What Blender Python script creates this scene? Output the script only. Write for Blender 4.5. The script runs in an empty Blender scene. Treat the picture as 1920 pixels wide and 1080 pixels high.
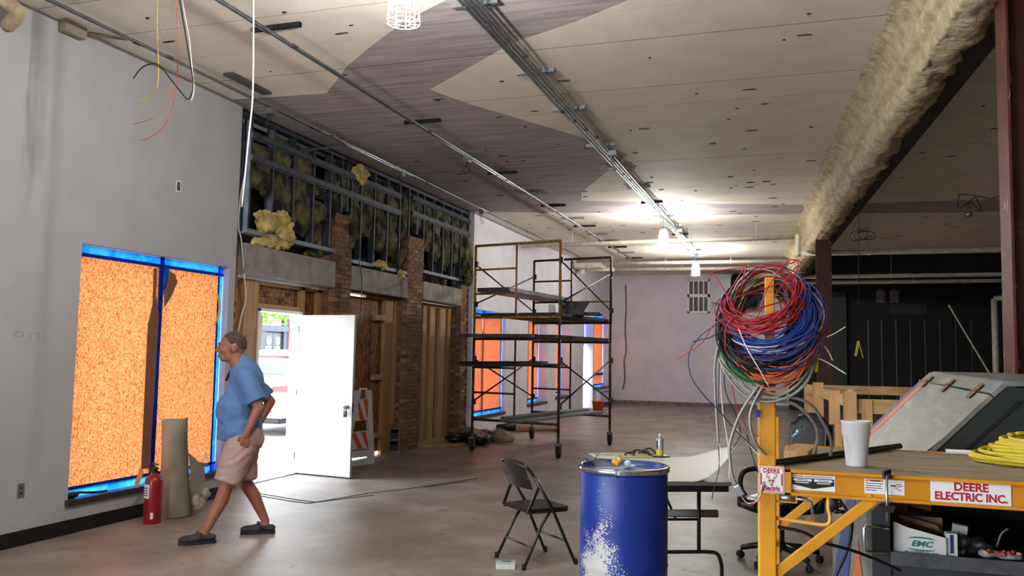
import bpy, bmesh, math, random
from mathutils import Vector, Matrix, Quaternion, noise
random.seed(7)
S = bpy.context.scene
COL = S.collection

# ------------------------------------------------------------------ camera
def set_camera():
    yaw, pit, rol = math.radians(18.31), math.radians(4.49), math.radians(-1.036)
    f = Vector((-math.sin(yaw)*math.cos(pit), math.cos(yaw)*math.cos(pit), math.sin(pit)))
    r = Vector((math.cos(yaw), math.sin(yaw), 0)); d = f.cross(r)
    c, s = math.cos(rol), math.sin(rol)
    r2 = r*c + d*s; d2 = d*c - r*s
    cam = bpy.data.cameras.new('camera'); cam.sensor_width = 36; cam.lens = 36*1588/1920
    cam.clip_start = .05; cam.clip_end = 300
    o = bpy.data.objects.new('camera', cam); COL.objects.link(o)
    m = Matrix((r2, -d2, -f)).transposed().to_4x4(); m.translation = Vector((0, 0, 1.66))
    o.matrix_world = m; S.camera = o
set_camera()

# ------------------------------------------------------------------ world, exposure, daylight
S.view_settings.view_transform = 'Standard'; S.view_settings.look = 'None'
S.view_settings.exposure = 0.18; S.view_settings.gamma = 1.0; S.view_settings.use_curve_mapping = False
SKY = 12.0; LAMP = 2100; LAMP_FAR = 2100
w = bpy.data.worlds.new('world'); S.world = w; w.use_nodes = True
bg = w.node_tree.nodes['Background']; bg.inputs[0].default_value = (.86, .93, 1.0, 1); bg.inputs[1].default_value = SKY
S.cycles.max_bounces = 8; S.cycles.diffuse_bounces = 5; S.cycles.transparent_max_bounces = 12
S.cycles.sample_clamp_indirect = 6.0

def portal(x, y0, y1, z0, z1, name, axis='x'):
    L = bpy.data.lights.new(name, 'AREA'); L.shape = 'RECTANGLE'; L.size = abs(y1-y0); L.size_y = z1-z0
    L.cycles.is_portal = True
    o = bpy.data.objects.new(name, L); COL.objects.link(o)
    if axis == 'x':
        o.location = (x, (y0+y1)/2, (z0+z1)/2); o.rotation_euler = (math.pi/2, 0, -math.pi/2)   # emits toward +x
    else:
        o.location = ((y0+y1)/2, x, (z0+z1)/2); o.rotation_euler = (math.pi/2, 0, 0)            # emits toward +y
    return o
portal(-6.75, 9.15, 10.1, 0, 2.15, 'daylight_door')
portal(-7.0, -6.6, 1.4, .3, 3.3, 'daylight_added_left')  # portal of an unseen opening added behind the viewpoint for fill light
portal(-7.7, -5.8, -3.0, .1, 2.9, 'daylight_added_rear', 'y')  # portal of the unseen rear opening, added for soft front light

def lamp_light(p, power, parent=None):
    L = bpy.data.lights.new('lamp_light', 'POINT'); L.energy = power; L.shadow_soft_size = .05; L.color = (1, .97, .9)
    o = bpy.data.objects.new('lamp_light', L); COL.objects.link(o); o.location = p
    if parent: o.parent = parent
    return o

# ------------------------------------------------------------------ helpers
def lin(h):
    h = h.lstrip('#'); v = [int(h[i:i+2], 16)/255 for i in (0, 2, 4)]
    return tuple((c/12.92 if c <= .04045 else ((c+.055)/1.055)**2.4) for c in v) + (1,)

MATS = {}
def mat(name, col, rough=.6, metal=0, col2=None, scale=8, detail=4, bump=0, bscale=None, stretch=None, spec=.5, ramp=(.35, .65), coat=0, trans=0, alpha=1, ior=1.45):
    if name in MATS: return MATS[name]
    m = bpy.data.materials.new(name); m.use_nodes = True; nt = m.node_tree; b = nt.nodes['Principled BSDF']
    c = lin(col) if isinstance(col, str) else tuple(col)+(1,)
    b.inputs['Base Color'].default_value = c; b.inputs['Roughness'].default_value = rough; b.inputs['Metallic'].default_value = metal
    b.inputs['Specular IOR Level'].default_value = spec; b.inputs['IOR'].default_value = ior
    if coat: b.inputs['Coat Weight'].default_value = coat
    if trans: b.inputs['Transmission Weight'].default_value = trans
    if alpha < 1: b.inputs['Alpha'].default_value = alpha
    m.diffuse_color = c
    if col2 or bump:
        tc = nt.nodes.new('ShaderNodeTexCoord'); mp = nt.nodes.new('ShaderNodeMapping')
        nt.links.new(tc.outputs['Object'], mp.inputs[0])
        if stretch: mp.inputs['Scale'].default_value = stretch
    if col2:
        n = nt.nodes.new('ShaderNodeTexNoise'); n.inputs['Scale'].default_value = scale; n.inputs['Detail'].default_value = detail
        nt.links.new(mp.outputs[0], n.inputs['Vector'])
        r = nt.nodes.new('ShaderNodeValToRGB'); r.color_ramp.elements[0].position = ramp[0]; r.color_ramp.elements[1].position = ramp[1]
        r.color_ramp.elements[0].color = c; r.color_ramp.elements[1].color = lin(col2)
        nt.links.new(n.outputs['Fac'], r.inputs[0]); nt.links.new(r.outputs[0], b.inputs['Base Color'])
    if bump:
        n2 = nt.nodes.new('ShaderNodeTexNoise'); n2.inputs['Scale'].default_value = bscale or scale*3; n2.inputs['Detail'].default_value = 5
        nt.links.new(mp.outputs[0], n2.inputs['Vector'])
        bp = nt.nodes.new('ShaderNodeBump'); bp.inputs['Strength'].default_value = bump; bp.inputs['Distance'].default_value = .02
        nt.links.new(n2.outputs['Fac'], bp.inputs['Height']); nt.links.new(bp.outputs[0], b.inputs['Normal'])
    MATS[name] = m; return m

def nodes_of(m): return m.node_tree, m.node_tree.nodes['Principled BSDF']
def mul_layer(m, scale, lo, hi, dark, stretch=None, detail=3, dist=0):
    """paint/dirt: mixes a second colour over the base colour by a noise mask"""
    nt, b = nodes_of(m)
    tc = nt.nodes.new('ShaderNodeTexCoord'); mp = nt.nodes.new('ShaderNodeMapping'); nt.links.new(tc.outputs['Object'], mp.inputs[0])
    if stretch: mp.inputs['Scale'].default_value = stretch
    n = nt.nodes.new('ShaderNodeTexNoise'); n.inputs['Scale'].default_value = scale; n.inputs['Detail'].default_value = detail; n.inputs['Distortion'].default_value = dist
    nt.links.new(mp.outputs[0], n.inputs['Vector'])
    r = nt.nodes.new('ShaderNodeValToRGB'); r.color_ramp.elements[0].position = lo; r.color_ramp.elements[1].position = hi
    r.color_ramp.elements[0].color = (0, 0, 0, 1); r.color_ramp.elements[1].color = (1, 1, 1, 1)
    nt.links.new(n.outputs['Fac'], r.inputs[0])
    mx = nt.nodes.new('ShaderNodeMix'); mx.data_type = 'RGBA'
    src = b.inputs['Base Color']
    if src.is_linked: nt.links.new(src.links[0].from_socket, mx.inputs[6])
    else: mx.inputs[6].default_value = src.default_value
    mx.inputs[7].default_value = lin(dark) if isinstance(dark, str) else dark
    nt.links.new(r.outputs[0], mx.inputs[0]); nt.links.new(mx.outputs[2], src)
    return r

def link(o, parent=None):
    COL.objects.link(o)
    if parent is not None: o.parent = parent
    return o
def tag(o, label=None, cat=None, group=None, kind=None):
    if label: o['label'] = label
    if cat: o['category'] = cat
    if group: o['group'] = group
    if kind: o['kind'] = kind
    return o
def thing(name, label, cat, loc=(0, 0, 0), rz=0, group=None, rot=None):
    o = bpy.data.objects.new(name, None); o.empty_display_size = .1; link(o)
    o.location = loc; o.rotation_euler = rot if rot else (0, 0, rz)
    return tag(o, label, cat, group)

class MB:
    """collects shapes into one mesh"""
    def __init__(s): s.b = bmesh.new(); s.mi = 0
    def _fin(s, faces):
        for f in faces: f.material_index = s.mi
    def box(s, x0, x1, y0, y1, z0, z1, bev=0, M=None):
        r = bmesh.ops.create_cube(s.b, size=1)
        vs = r['verts']
        for v in vs: v.co = Vector(((x0+x1)/2+v.co.x*(x1-x0), (y0+y1)/2+v.co.y*(y1-y0), (z0+z1)/2+v.co.z*(z1-z0)))
        if M is not None:
            for v in vs: v.co = M @ v.co
        fs = list({f for v in vs for f in v.link_faces}); s._fin(fs)
        if bev:
            es = list({e for v in vs for e in v.link_edges})
            rr = bmesh.ops.bevel(s.b, geom=es, offset=bev, segments=2, affect='EDGES', profile=.5); s._fin(rr['faces'])
        return s
    def beam(s, p, q, w, h, up=(0, 0, 1), bev=0):
        p, q = Vector(p), Vector(q); d = (q-p); L = d.length; d.normalize(); u = Vector(up)
        if abs(d.dot(u)) > .98: u = Vector((0, 1, 0))
        x = d.cross(u).normalized(); z = x.cross(d)
        M = Matrix((x, d, z)).transposed().to_4x4(); M.translation = p
        return s.box(-w/2, w/2, 0, L, -h/2, h/2, bev, M)
    def tube(s, pts, r, n=8, closed=False, cap=True, radii=None):
        pts = [Vector(p) for p in pts]; N = len(pts)
        if N < 2: return s
        T = []
        for i in range(N):
            if closed: t = pts[(i+1) % N]-pts[i-1]
            else: t = pts[min(i+1, N-1)]-pts[max(i-1, 0)]
            T.append(t.normalized() if t.length > 1e-9 else Vector((0, 0, 1)))
        a = Vector((0, 0, 1)) if abs(T[0].z) < .9 else Vector((1, 0, 0))
        u = T[0].cross(a).normalized(); rings = []
        for i in range(N):
            u = (u - T[i]*u.dot(T[i]))
            u = u.normalized() if u.length > 1e-6 else T[i].orthogonal().normalized()
            v = T[i].cross(u); rr = radii[i] if radii else r
            rings.append([s.b.verts.new(pts[i]+(u*math.cos(2*math.pi*k/n)+v*math.sin(2*math.pi*k/n))*rr) for k in range(n)])
        fs = []
        for i in range(N if closed else N-1):
            A, B = rings[i], rings[(i+1) % N]
            off = 0
            if closed and i == N-1:
                off = min(range(n), key=lambda o: (A[0].co-B[o].co).length)
            for k in range(n): 
                fs.append(s.b.faces.new((A[k], A[(k+1) % n], B[(k+1+off) % n], B[(k+off) % n])))
        if cap and not closed:
            fs.append(s.b.faces.new(rings[0][::-1])); fs.append(s.b.faces.new(rings[-1]))
        for f in fs: f.smooth = n > 4
        s._fin(fs); return s
    def cyl(s, p, q, r, n=12, r2=None):
        return s.tube([p, q], r, n, radii=[r, r2 if r2 is not None else r])
    def lathe(s, prof, n=24, M=None, closed_top=True, closed_bot=True):
        rings = []
        for (r, z) in prof:
            ring = []
            for k in range(n):
                co = Vector((r*math.cos(2*math.pi*k/n), r*math.sin(2*math.pi*k/n), z))
                ring.append(s.b.verts.new(M @ co if M is not None else co))
            rings.append(ring)
        fs = []
        for A, B in zip(rings, rings[1:]):
            for k in range(n): fs.append(s.b.faces.new((A[k], A[(k+1) % n], B[(k+1) % n], B[k])))
        for f in fs: f.smooth = True
        if closed_bot: fs.append(s.b.faces.new(rings[0][::-1]))
        if closed_top: fs.append(s.b.faces.new(rings[-1]))
        s._fin(fs); return s
    def prism(s, poly, d0, d1, axis='y', M=None):
        """poly in the plane perpendicular to axis, extruded d0..d1"""
        def P(a, b, d):
            co = {'y': Vector((a, d, b)), 'x': Vector((d, a, b)), 'z': Vector((a, b, d))}[axis]
            return M @ co if M is not None else co
        A = [s.b.verts.new(P(a, b, d0)) for a, b in poly]; B = [s.b.verts.new(P(a, b, d1)) for a, b in poly]
        n = len(poly); fs = [s.b.faces.new(A), s.b.faces.new(B[::-1])]
        for k in range(n): fs.append(s.b.faces.new((A[k], B[k], B[(k+1) % n], A[(k+1) % n])))
        s._fin(fs); bmesh.ops.recalc_face_normals(s.b, faces=fs); return s
    def grid(s, fn, nu, nv, smooth=True, closeu=False):
        V = [[s.b.verts.new(fn(i/(nu if closeu else nu-1), j/(nv-1))) for j in range(nv)] for i in range(nu)]
        fs = []
        for i in range(nu if closeu else nu-1):
            for j in range(nv-1):
                f = s.b.faces.new((V[i][j], V[(i+1) % nu][j], V[(i+1) % nu][j+1], V[i][j+1])); f.smooth = smooth; fs.append(f)
        s._fin(fs); return s
    def sphere(s, c, r, M=None, u=14, v=8):
        R = Matrix.Translation(Vector(c)) @ (M.to_4x4() if M is not None else Matrix()) @ Matrix.Diagonal((r[0], r[1], r[2], 1) if hasattr(r, '__len__') else (r, r, r, 1))
        g = bmesh.ops.create_uvsphere(s.b, u_segments=u, v_segments=v, radius=1, matrix=R)
        fs = list({f for q in g['verts'] for f in q.link_faces})
        for f in fs: f.smooth = True
        s._fin(fs); return s
    def poly(s, pts):
        f = s.b.faces.new([s.b.verts.new(Vector(p)) for p in pts]); s._fin([f]); return s
    def mesh(s, name, mats):
        me = bpy.data.meshes.new(name); bmesh.ops.recalc_face_normals(s.b, faces=s.b.faces[:]); s.b.to_mesh(me); s.b.free()
        for m in (mats if isinstance(mats, (list, tuple)) else [mats]): me.materials.append(m)
        return me
    def done(s, name, mats, parent=None):
        o = bpy.data.objects.new(name, s.mesh(name, mats)); return link(o, parent)

def copy_obj(o, parent=None):
    c = o.copy(); COL.objects.link(c)
    if parent is not None: c.parent = parent
    return c
def copy_tree(o, parent=None):
    c = copy_obj(o, parent)
    for ch in list(o.children): copy_tree(ch, c)
    return c
def inst(name, mesh, parent=None, loc=None, M=None):
    o = bpy.data.objects.new(name, mesh); link(o, parent)
    if M is not None: o.matrix_local = M
    elif loc is not None: o.location = loc
    return o
def spline(ctrl, n=12, closed=False):
    P = [Vector(p) for p in ctrl]; N = len(P); out = []
    segs = N if closed else N-1
    for i in range(segs):
        p1, p2 = P[i], P[(i+1) % N]
        p0 = P[i-1] if (closed or i > 0) else p1+(p1-p2)
        p3 = P[(i+2) % N] if (closed or i+2 < N) else p2+(p2-p1)
        for k in range(n):
            t = k/n
            out.append(.5*((2*p1)+(p2-p0)*t+(2*p0-5*p1+4*p2-p3)*t*t+(3*p1-p0-3*p2+p3)*t**3))
    if not closed: out.append(P[-1])
    return out
def text_mesh(body, size, mat_, parent, M, name='lettering', extrude=.0004, align='CENTER', sx=1, bold=0, shear=0):
    cu = bpy.data.curves.new(name, 'FONT'); cu.body = body; cu.size = size; cu.align_x = align; cu.align_y = 'CENTER'
    cu.extrude = extrude; cu.offset = bold; cu.shear = shear; cu.resolution_u = 3
    o = bpy.data.objects.new(name, cu); COL.objects.link(o)
    dg = bpy.context.evaluated_depsgraph_get(); me = bpy.data.meshes.new_from_object(o.evaluated_get(dg))
    bpy.data.objects.remove(o); me.materials.clear(); me.materials.append(mat_)
    t = bpy.data.objects.new(name, me); link(t, parent); t.matrix_local = M @ Matrix.Diagonal((sx, 1, 1, 1)); return t
def face_minus_y(x, y, z):   # local frame for print on a face that looks toward -y: text x -> world x, text y -> world z
    return Matrix(((1, 0, 0, x), (0, 0, -1, y), (0, 1, 0, z), (0, 0, 0, 1)))
def face_plus_x(x, y, z):    # print on a face that looks toward +x: text x -> +y, text y -> z
    return Matrix(((0, 0, 1, x), (1, 0, 0, y), (0, 1, 0, z), (0, 0, 0, 1)))
def remeshed(name, mb, mats, parent, voxel, smooth=4, disp=0, dscale=6, seed=0):
    me = mb.mesh(name, mats); o = bpy.data.objects.new(name, me); COL.objects.link(o)
    r = o.modifiers.new('r', 'REMESH'); r.mode = 'VOXEL'; r.voxel_size = voxel; r.use_smooth_shade = True
    if smooth:
        q = o.modifiers.new('s', 'SMOOTH'); q.iterations = smooth; q.factor = .5
    dg = bpy.context.evaluated_depsgraph_get(); m2 = bpy.data.meshes.new_from_object(o.evaluated_get(dg))
    bpy.data.objects.remove(o)
    if disp:
        ns = [v.normal.copy() for v in m2.vertices]
        for v, nn in zip(m2.vertices, ns): v.co += nn*disp*noise.noise(v.co*dscale+Vector((seed, seed, 0)))
    for p in m2.polygons: p.use_smooth = True
    m2.name = name
    if not m2.materials:
        for m in (mats if isinstance(mats, (list, tuple)) else [mats]): m2.materials.append(m)
    ob = bpy.data.objects.new(name, m2); return link(ob, parent)
def struct(o): o['kind'] = 'structure'; return o

# ------------------------------------------------------------------ materials
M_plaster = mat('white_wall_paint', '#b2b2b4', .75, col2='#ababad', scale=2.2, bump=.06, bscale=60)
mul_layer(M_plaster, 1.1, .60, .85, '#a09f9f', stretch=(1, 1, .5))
M_plaster_lit = mat('brightened_white_wall_paint', '#e3e0e6', .75, col2='#d8d5dc', scale=2.0, bump=.05, bscale=60)  # same white paint, lightened to put missing far light into the colour
M_darkwall = mat('black_wall_paint', '#171614', .7, col2='#100f0e', scale=3)
M_concrete = mat('concrete_floor', '#988e86', .45, col2='#766c65', scale=1.3, detail=8, bump=.06, bscale=9)
mul_layer(M_concrete, .5, .52, .70, '#7c6a5f', detail=6, dist=.6)
mul_layer(M_concrete, 1.7, .56, .78, '#9c9289', detail=9)
mul_layer(M_concrete, 5, .58, .72, '#6f655e', detail=8, dist=.4)
mul_layer(M_concrete, 14, .69, .73, '#544c46', detail=3)
M_ceil = mat('cream_ceiling_paint', '#ebe4d8', .8, col2='#e2dacc', scale=2.5, bump=.10, bscale=30)
M_ceil_raw = mat('bare_grey_concrete_plank', '#b5acae', .85, col2='#958d8f', scale=2.2, detail=8, bump=.15, bscale=18, stretch=(.55, 6, 1))
M_ceil_mark = mat('ceiling_scar_and_joint_shade', '#3c352f', .9)
M_foam = mat('sprayed_fireproofing', '#c3b394', .95, col2='#a29172', scale=9, detail=8, bump=.9, bscale=26)
M_redsteel = mat('red_primer_steel', '#541d19', .6, col2='#3d1412', scale=5, bump=.05)
mul_layer(M_redsteel, 30, .66, .70, '#a6817a', stretch=(1, 1, .25))
M_galv = mat('galvanised_steel', '#a9b1b6', .32, .9, col2='#8c959b', scale=12)
M_galv_d = mat('dull_galvanised_stud', '#666c76', .55, .6, col2='#4b505a', scale=9)
M_stud = mat('dark_steel_stud', '#454a54', .6, .4, col2='#34383f', scale=9)
M_blacksteel = mat('black_strut_steel', '#1b1f1f', .5, .2)
M_pipe = mat('white_sprinkler_pipe', '#d8d2c0', .5, col2='#bfb8a4', scale=8)
M_black = mat('black_plastic', '#131314', .45)
M_rubber = mat('black_rubber', '#161616', .75)
M_white = mat('white_enamel', '#e6e6e6', .4)
M_doorwhite = mat('white_door_paint', '#eceeee', .35)
M_wood = mat('pine_stud', '#bd9468', .65, col2='#a87c50', scale=3, detail=6, stretch=(9, 9, .6), bump=.05)
M_wood_x = mat('pine_board', '#c3a077', .65, col2='#a9824f', scale=3, detail=6, stretch=(1, 9, 9), bump=.05)
M_osb = mat('osb_board', '#8f5d35', .7, col2='#613a1f', scale=16, detail=5, stretch=(1, 1, .55), ramp=(.38, .62), bump=.2, bscale=40)
mul_layer(M_osb, 22, .56, .62, '#a97a4c', stretch=(1, 1.4, .5))
M_brick = [mat('brick_%s' % n, c, .85, col2=c2, scale=14, bump=.35, bscale=50) for n, c, c2 in
           (('rust', '#9c6a4a', '#80533a'), ('brown', '#8e6650', '#724f3c'), ('tan', '#ad8260', '#93694c'), ('dark', '#735646', '#5b4236'))]
M_mortar = mat('grey_mortar', '#7d7369', .95, col2='#625950', scale=20, bump=.3)
M_lintel = mat('grey_cast_lintel', '#a39d97', .9, col2='#8d8781', scale=5, bump=.25, bscale=55)
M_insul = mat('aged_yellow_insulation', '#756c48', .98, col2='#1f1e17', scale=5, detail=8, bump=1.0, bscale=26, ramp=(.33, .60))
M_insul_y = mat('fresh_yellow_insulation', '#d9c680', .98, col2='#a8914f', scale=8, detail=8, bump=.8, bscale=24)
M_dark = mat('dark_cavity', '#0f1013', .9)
M_yellow = mat('yellow_scaffold_enamel', '#cc8a12', .42, col2='#b8770b', scale=6, coat=.2)
M_oldyellow = mat('worn_yellow_tube', '#b98a34', .5, col2='#a06f22', scale=10)
mul_layer(M_oldyellow, 26, .56, .62, '#3b2415')
M_rusttube = mat('rusty_brown_tube', '#4a2a1d', .6, col2='#33201a', scale=12)
mul_layer(M_rusttube, 22, .62, .68, '#7d5c4a')
M_paper = mat('white_paper', '#dedcd8', .7)
M_kraft = mat('grey_building_paper', '#a19a8c', .75, col2='#958e80', scale=4, bump=.15, bscale=10)
M_red = mat('red_enamel', '#8a1116', .3, coat=.4)
M_chrome = mat('chrome', '#c9cdd0', .15, 1)
M_orange = mat('orange_plastic', '#d4511e', .45)
M_glassy = mat('clear_plastic', '#e8f2f6', .08, trans=.9, ior=1.2)
M_asphalt = mat('street_asphalt', '#9b9a98', .9, col2='#86858a', scale=6)
M_skin = mat('skin', '#99654f', .55, col2='#8d5a46', scale=12)
# ------------------------------------------------------------------ the shell
XW, ZC, YB = -6.114, 4.54, 29.8
XB, XI = -6.20, -6.42            # brick face, infill face

def paper_material(name, a, b_, transl, sc):
    m = bpy.data.materials.new(name); m.use_nodes = True; nt = m.node_tree
    for n in list(nt.nodes): nt.nodes.remove(n)
    out = nt.nodes.new('ShaderNodeOutputMaterial'); tc = nt.nodes.new('ShaderNodeTexCoord')
    mp = nt.nodes.new('ShaderNodeMapping'); mp.inputs['Scale'].default_value = (1, 1, .75); nt.links.new(tc.outputs['Object'], mp.inputs[0])
    n = nt.nodes.new('ShaderNodeTexNoise'); n.inputs['Scale'].default_value = sc; n.inputs['Detail'].default_value = 4; n.inputs['Roughness'].default_value = .65; n.inputs['Distortion'].default_value = 1.2
    nt.links.new(mp.outputs[0], n.inputs['Vector'])
    r = nt.nodes.new('ShaderNodeValToRGB'); r.color_ramp.elements[0].position = .40; r.color_ramp.elements[1].position = .57
    r.color_ramp.elements[0].color = lin(a); r.color_ramp.elements[1].color = lin(b_); nt.links.new(n.outputs['Fac'], r.inputs[0])
    d = nt.nodes.new('ShaderNodeBsdfDiffuse'); t = nt.nodes.new('ShaderNodeBsdfTranslucent'); mx = nt.nodes.new('ShaderNodeMixShader'); mx.inputs[0].default_value = transl
    nt.links.new(r.outputs[0], d.inputs[0]); nt.links.new(r.outputs[0], t.inputs[0])
    nt.links.new(d.outputs[0], mx.inputs[1]); nt.links.new(t.outputs[0], mx.inputs[2]); nt.links.new(mx.outputs[0], out.inputs[0])
    m.diffuse_color = lin(b_); return m
M_opaper = paper_material('orange_floor_paper', '#8f4220', '#e6935a', .27, 58)
M_opaper2 = paper_material('orange_floor_paper_plain', '#b25a36', '#c46c48', .27, 20)
M_tape = paper_material('blue_masking_tape', '#0c70e0', '#2c98ff', .55, 3)
M_tape_d = paper_material('blue_masking_tape_doubled', '#0a2c96', '#0c39b0', .2, 3)
M_flap = mat('brown_paper_flap', '#7c5240', .8)
M_wframe = mat('dark_window_frame', '#3c3d42', .5, .3)
M_sill = mat('dark_stone_sill', '#2c2b2d', .35, col2='#3a393a', scale=12)

# floor
fl = MB(); fl.box(-6.62, 11, -7.2, YB+.3, -.2, 0)
fo = struct(fl.done('floor', M_concrete))

# left wall, near part with the papered window, and far part
wl = MB()
for (y0, y1, z0, z1) in ((-7.2, -6.6, 0, ZC), (-6.6, 1.4, 0, .3), (-6.6, 1.4, 3.3, ZC), (1.4, 6.03, 0, ZC), (6.03, 8.16, 0, .30), (6.03, 8.16, 2.60, ZC), (8.16, 8.27, 0, ZC)):  # unseen gap added behind the viewpoint to let fill light in
    wl.box(-6.40, XW, y0, y1, z0, z1)
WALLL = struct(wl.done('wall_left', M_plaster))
FW = [(16.16, 18.08, .39, 2.58, .115), (19.80, 21.5, .46, 2.62, .27), (22.4, 24.05, .52, 2.65, .34), (25.62, 26.95, 0.02, 3.0, .3), (27.05, 29.35, .62, 3.03, .22)]
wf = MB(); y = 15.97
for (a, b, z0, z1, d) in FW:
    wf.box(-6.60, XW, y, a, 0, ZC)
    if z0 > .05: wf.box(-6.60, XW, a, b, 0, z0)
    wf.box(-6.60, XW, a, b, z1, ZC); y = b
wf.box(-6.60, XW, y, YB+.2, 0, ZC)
struct(wf.done('wall_left', M_plaster_lit))
# back wall: white up to the beam line, black beyond it
bw = MB(); bw.box(-6.60, -.1, YB, YB+.2, 0, ZC); struct(bw.done('wall_back', M_plaster_lit))
bw = MB(); bw.box(-.1, 11, YB, YB+.2, 0, ZC); struct(bw.done('wall_back', M_darkwall))
# seams of the black wall sheets
M_seam = mat('metal_seam_strip', '#8a8f8c', .3, .9)
bd = MB(); bd.box(-6.1, -.1, YB-.012, YB, 0, .13); struct(bd.done('baseboard_back', mat('scuffed_base', '#8d8681', .8, col2='#5d5753', scale=9)))
for x in (1.45, 2.35, 2.75, 3.18, 3.6, 4.02, 4.45, 4.9, 5.35):
    q = MB(); q.box(x, x+.02, YB-.02, YB-.002, .2, 3.0); struct(q.done('trim_1', M_seam))
q = MB(); q.box(1.12, 1.7, YB-.25, YB-.01, 0, 3.9); struct(q.done('trim_2', mat('dark_pier_paint', '#26302c', .6)))
rw = MB(); rw.box(11, 11.2, -7.2, YB+.2, 0, ZC); struct(rw.done('wall_right', M_darkwall))
rr = MB(); rr.box(-6.6, -5.8, -7.4, -7.2, 0, ZC); rr.box(-5.8, -3.0, -7.4, -7.2, 0, .1); rr.box(-5.8, -3.0, -7.4, -7.2, 2.9, ZC); rr.box(-3.0, 11.2, -7.4, -7.2, 0, ZC); struct(rr.done('wall_front', M_plaster))  # unseen rear opening added, sized for the fill light it gives
# dark soffit strip where the black part meets the ceiling
q = MB(); q.box(.6, 11, 24.5, YB, 4.0, ZC-.01); struct(q.done('ceiling_soffit', M_darkwall))

# baseboard along the left wall
bb = MB(); bb.box(XW, XW+.012, -7.2, 8.16, 0, .125)
struct(bb.done('baseboard_left', mat('black_vinyl_base', '#141417', .4)))

# ---------------- ceiling planks, bare patch cut along the paint edge
CE = bpy.data.objects.new('ceiling', None); link(CE); struct(CE)
MAIN = [(-6.3, 8.07), (-4.93, 8.16), (-4.27, 7.43), (-3.71, 6.94), (-3.21, 6.53), (-2.67, 6.2), (-2.0, 5.55), (-.6, 6.0), (-1.23, 6.6), (-1.75, 6.92), (-2.44, 7.25), (-3.75, 8.335),
        (-3.52, 8.95), (-2.67, 10.62), (-2.2, 11.82), (-3.5, 14.4), (-3.7, 15.2), (-1.5, 16.0), (.2, 16.5), (1.3, 16.6), (5.0, 16.7), (5.0, 18.3), (.3, 17.55), (-1.5, 17.3), (-3.6, 16.6), (-6.3, 15.9)]
def inside(x, y, P):
    c = False
    for i in range(len(P)):
        (x1, y1), (x2, y2) = P[i-1], P[i]
        if (y1 > y) != (y2 > y) and x < (x2-x1)*(y-y1)/(y2-y1)+x1: c = not c
    return c
y = 7.48-.69*21
while y < YB:
    a, b = y+.0022, min(y+.69-.0022, YB+.1)
    bm = bmesh.new()
    bm.faces.new([bm.verts.new((x, yy, 0)) for x, yy in ((-6.68, a), (11, a), (11, b), (-6.68, b))])
    for i in range(len(MAIN)):
        (x1, y1), (x2, y2) = MAIN[i-1], MAIN[i]
        if max(y1, y2) < a or min(y1, y2) > b: continue
        n = Vector((y2-y1, x1-x2, 0)).normalized()
        bmesh.ops.bisect_plane(bm, geom=bm.verts[:]+bm.edges[:]+bm.faces[:], plane_co=(x1, y1, 0), plane_no=n)
    for f in bm.faces:
        c = f.calc_center_median(); f.material_index = 1 if inside(c.x, c.y, MAIN) else 0
    r = bmesh.ops.extrude_face_region(bm, geom=bm.faces[:])
    for v in [g for g in r['geom'] if isinstance(g, bmesh.types.BMVert)]: v.co.z = .05
    bmesh.ops.recalc_face_normals(bm, faces=bm.faces[:])
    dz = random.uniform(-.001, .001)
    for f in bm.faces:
        if abs(f.normal.z) < .5: f.material_index = 2  # plank edges darkened, joint shade put into the colour
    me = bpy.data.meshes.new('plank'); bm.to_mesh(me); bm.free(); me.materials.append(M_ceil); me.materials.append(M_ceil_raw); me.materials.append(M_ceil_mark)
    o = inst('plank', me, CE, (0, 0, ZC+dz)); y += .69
q = MB(); q.box(-6.75, 11.2, -7.4, YB+.3, ZC+.055, ZC+.2); q.done('roof_deck', M_dark, CE)
# holes, torn spots and nail scars in the planks
q = MB(); rs = random.Random(3)
for k in range(150):
    x, yy = rs.uniform(-5.6, 3.5), rs.uniform(5.2, 22)
    if abs(x-1.0) < .4: continue
    L, W = rs.choice((.03, .05, .09, .14)), rs.uniform(.012, .03); an = rs.uniform(-.3, .3)
    q.prism([(x+L*math.cos(t+an)*.5+rs.uniform(-.006, .006), yy+W*math.sin(t)*.5) for t in [j*math.pi/3 for j in range(6)]], ZC-.009, ZC-.001, axis='z')
o = q.done('nail_scar', M_ceil_mark, CE); o['kind'] = 'stuff'

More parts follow.
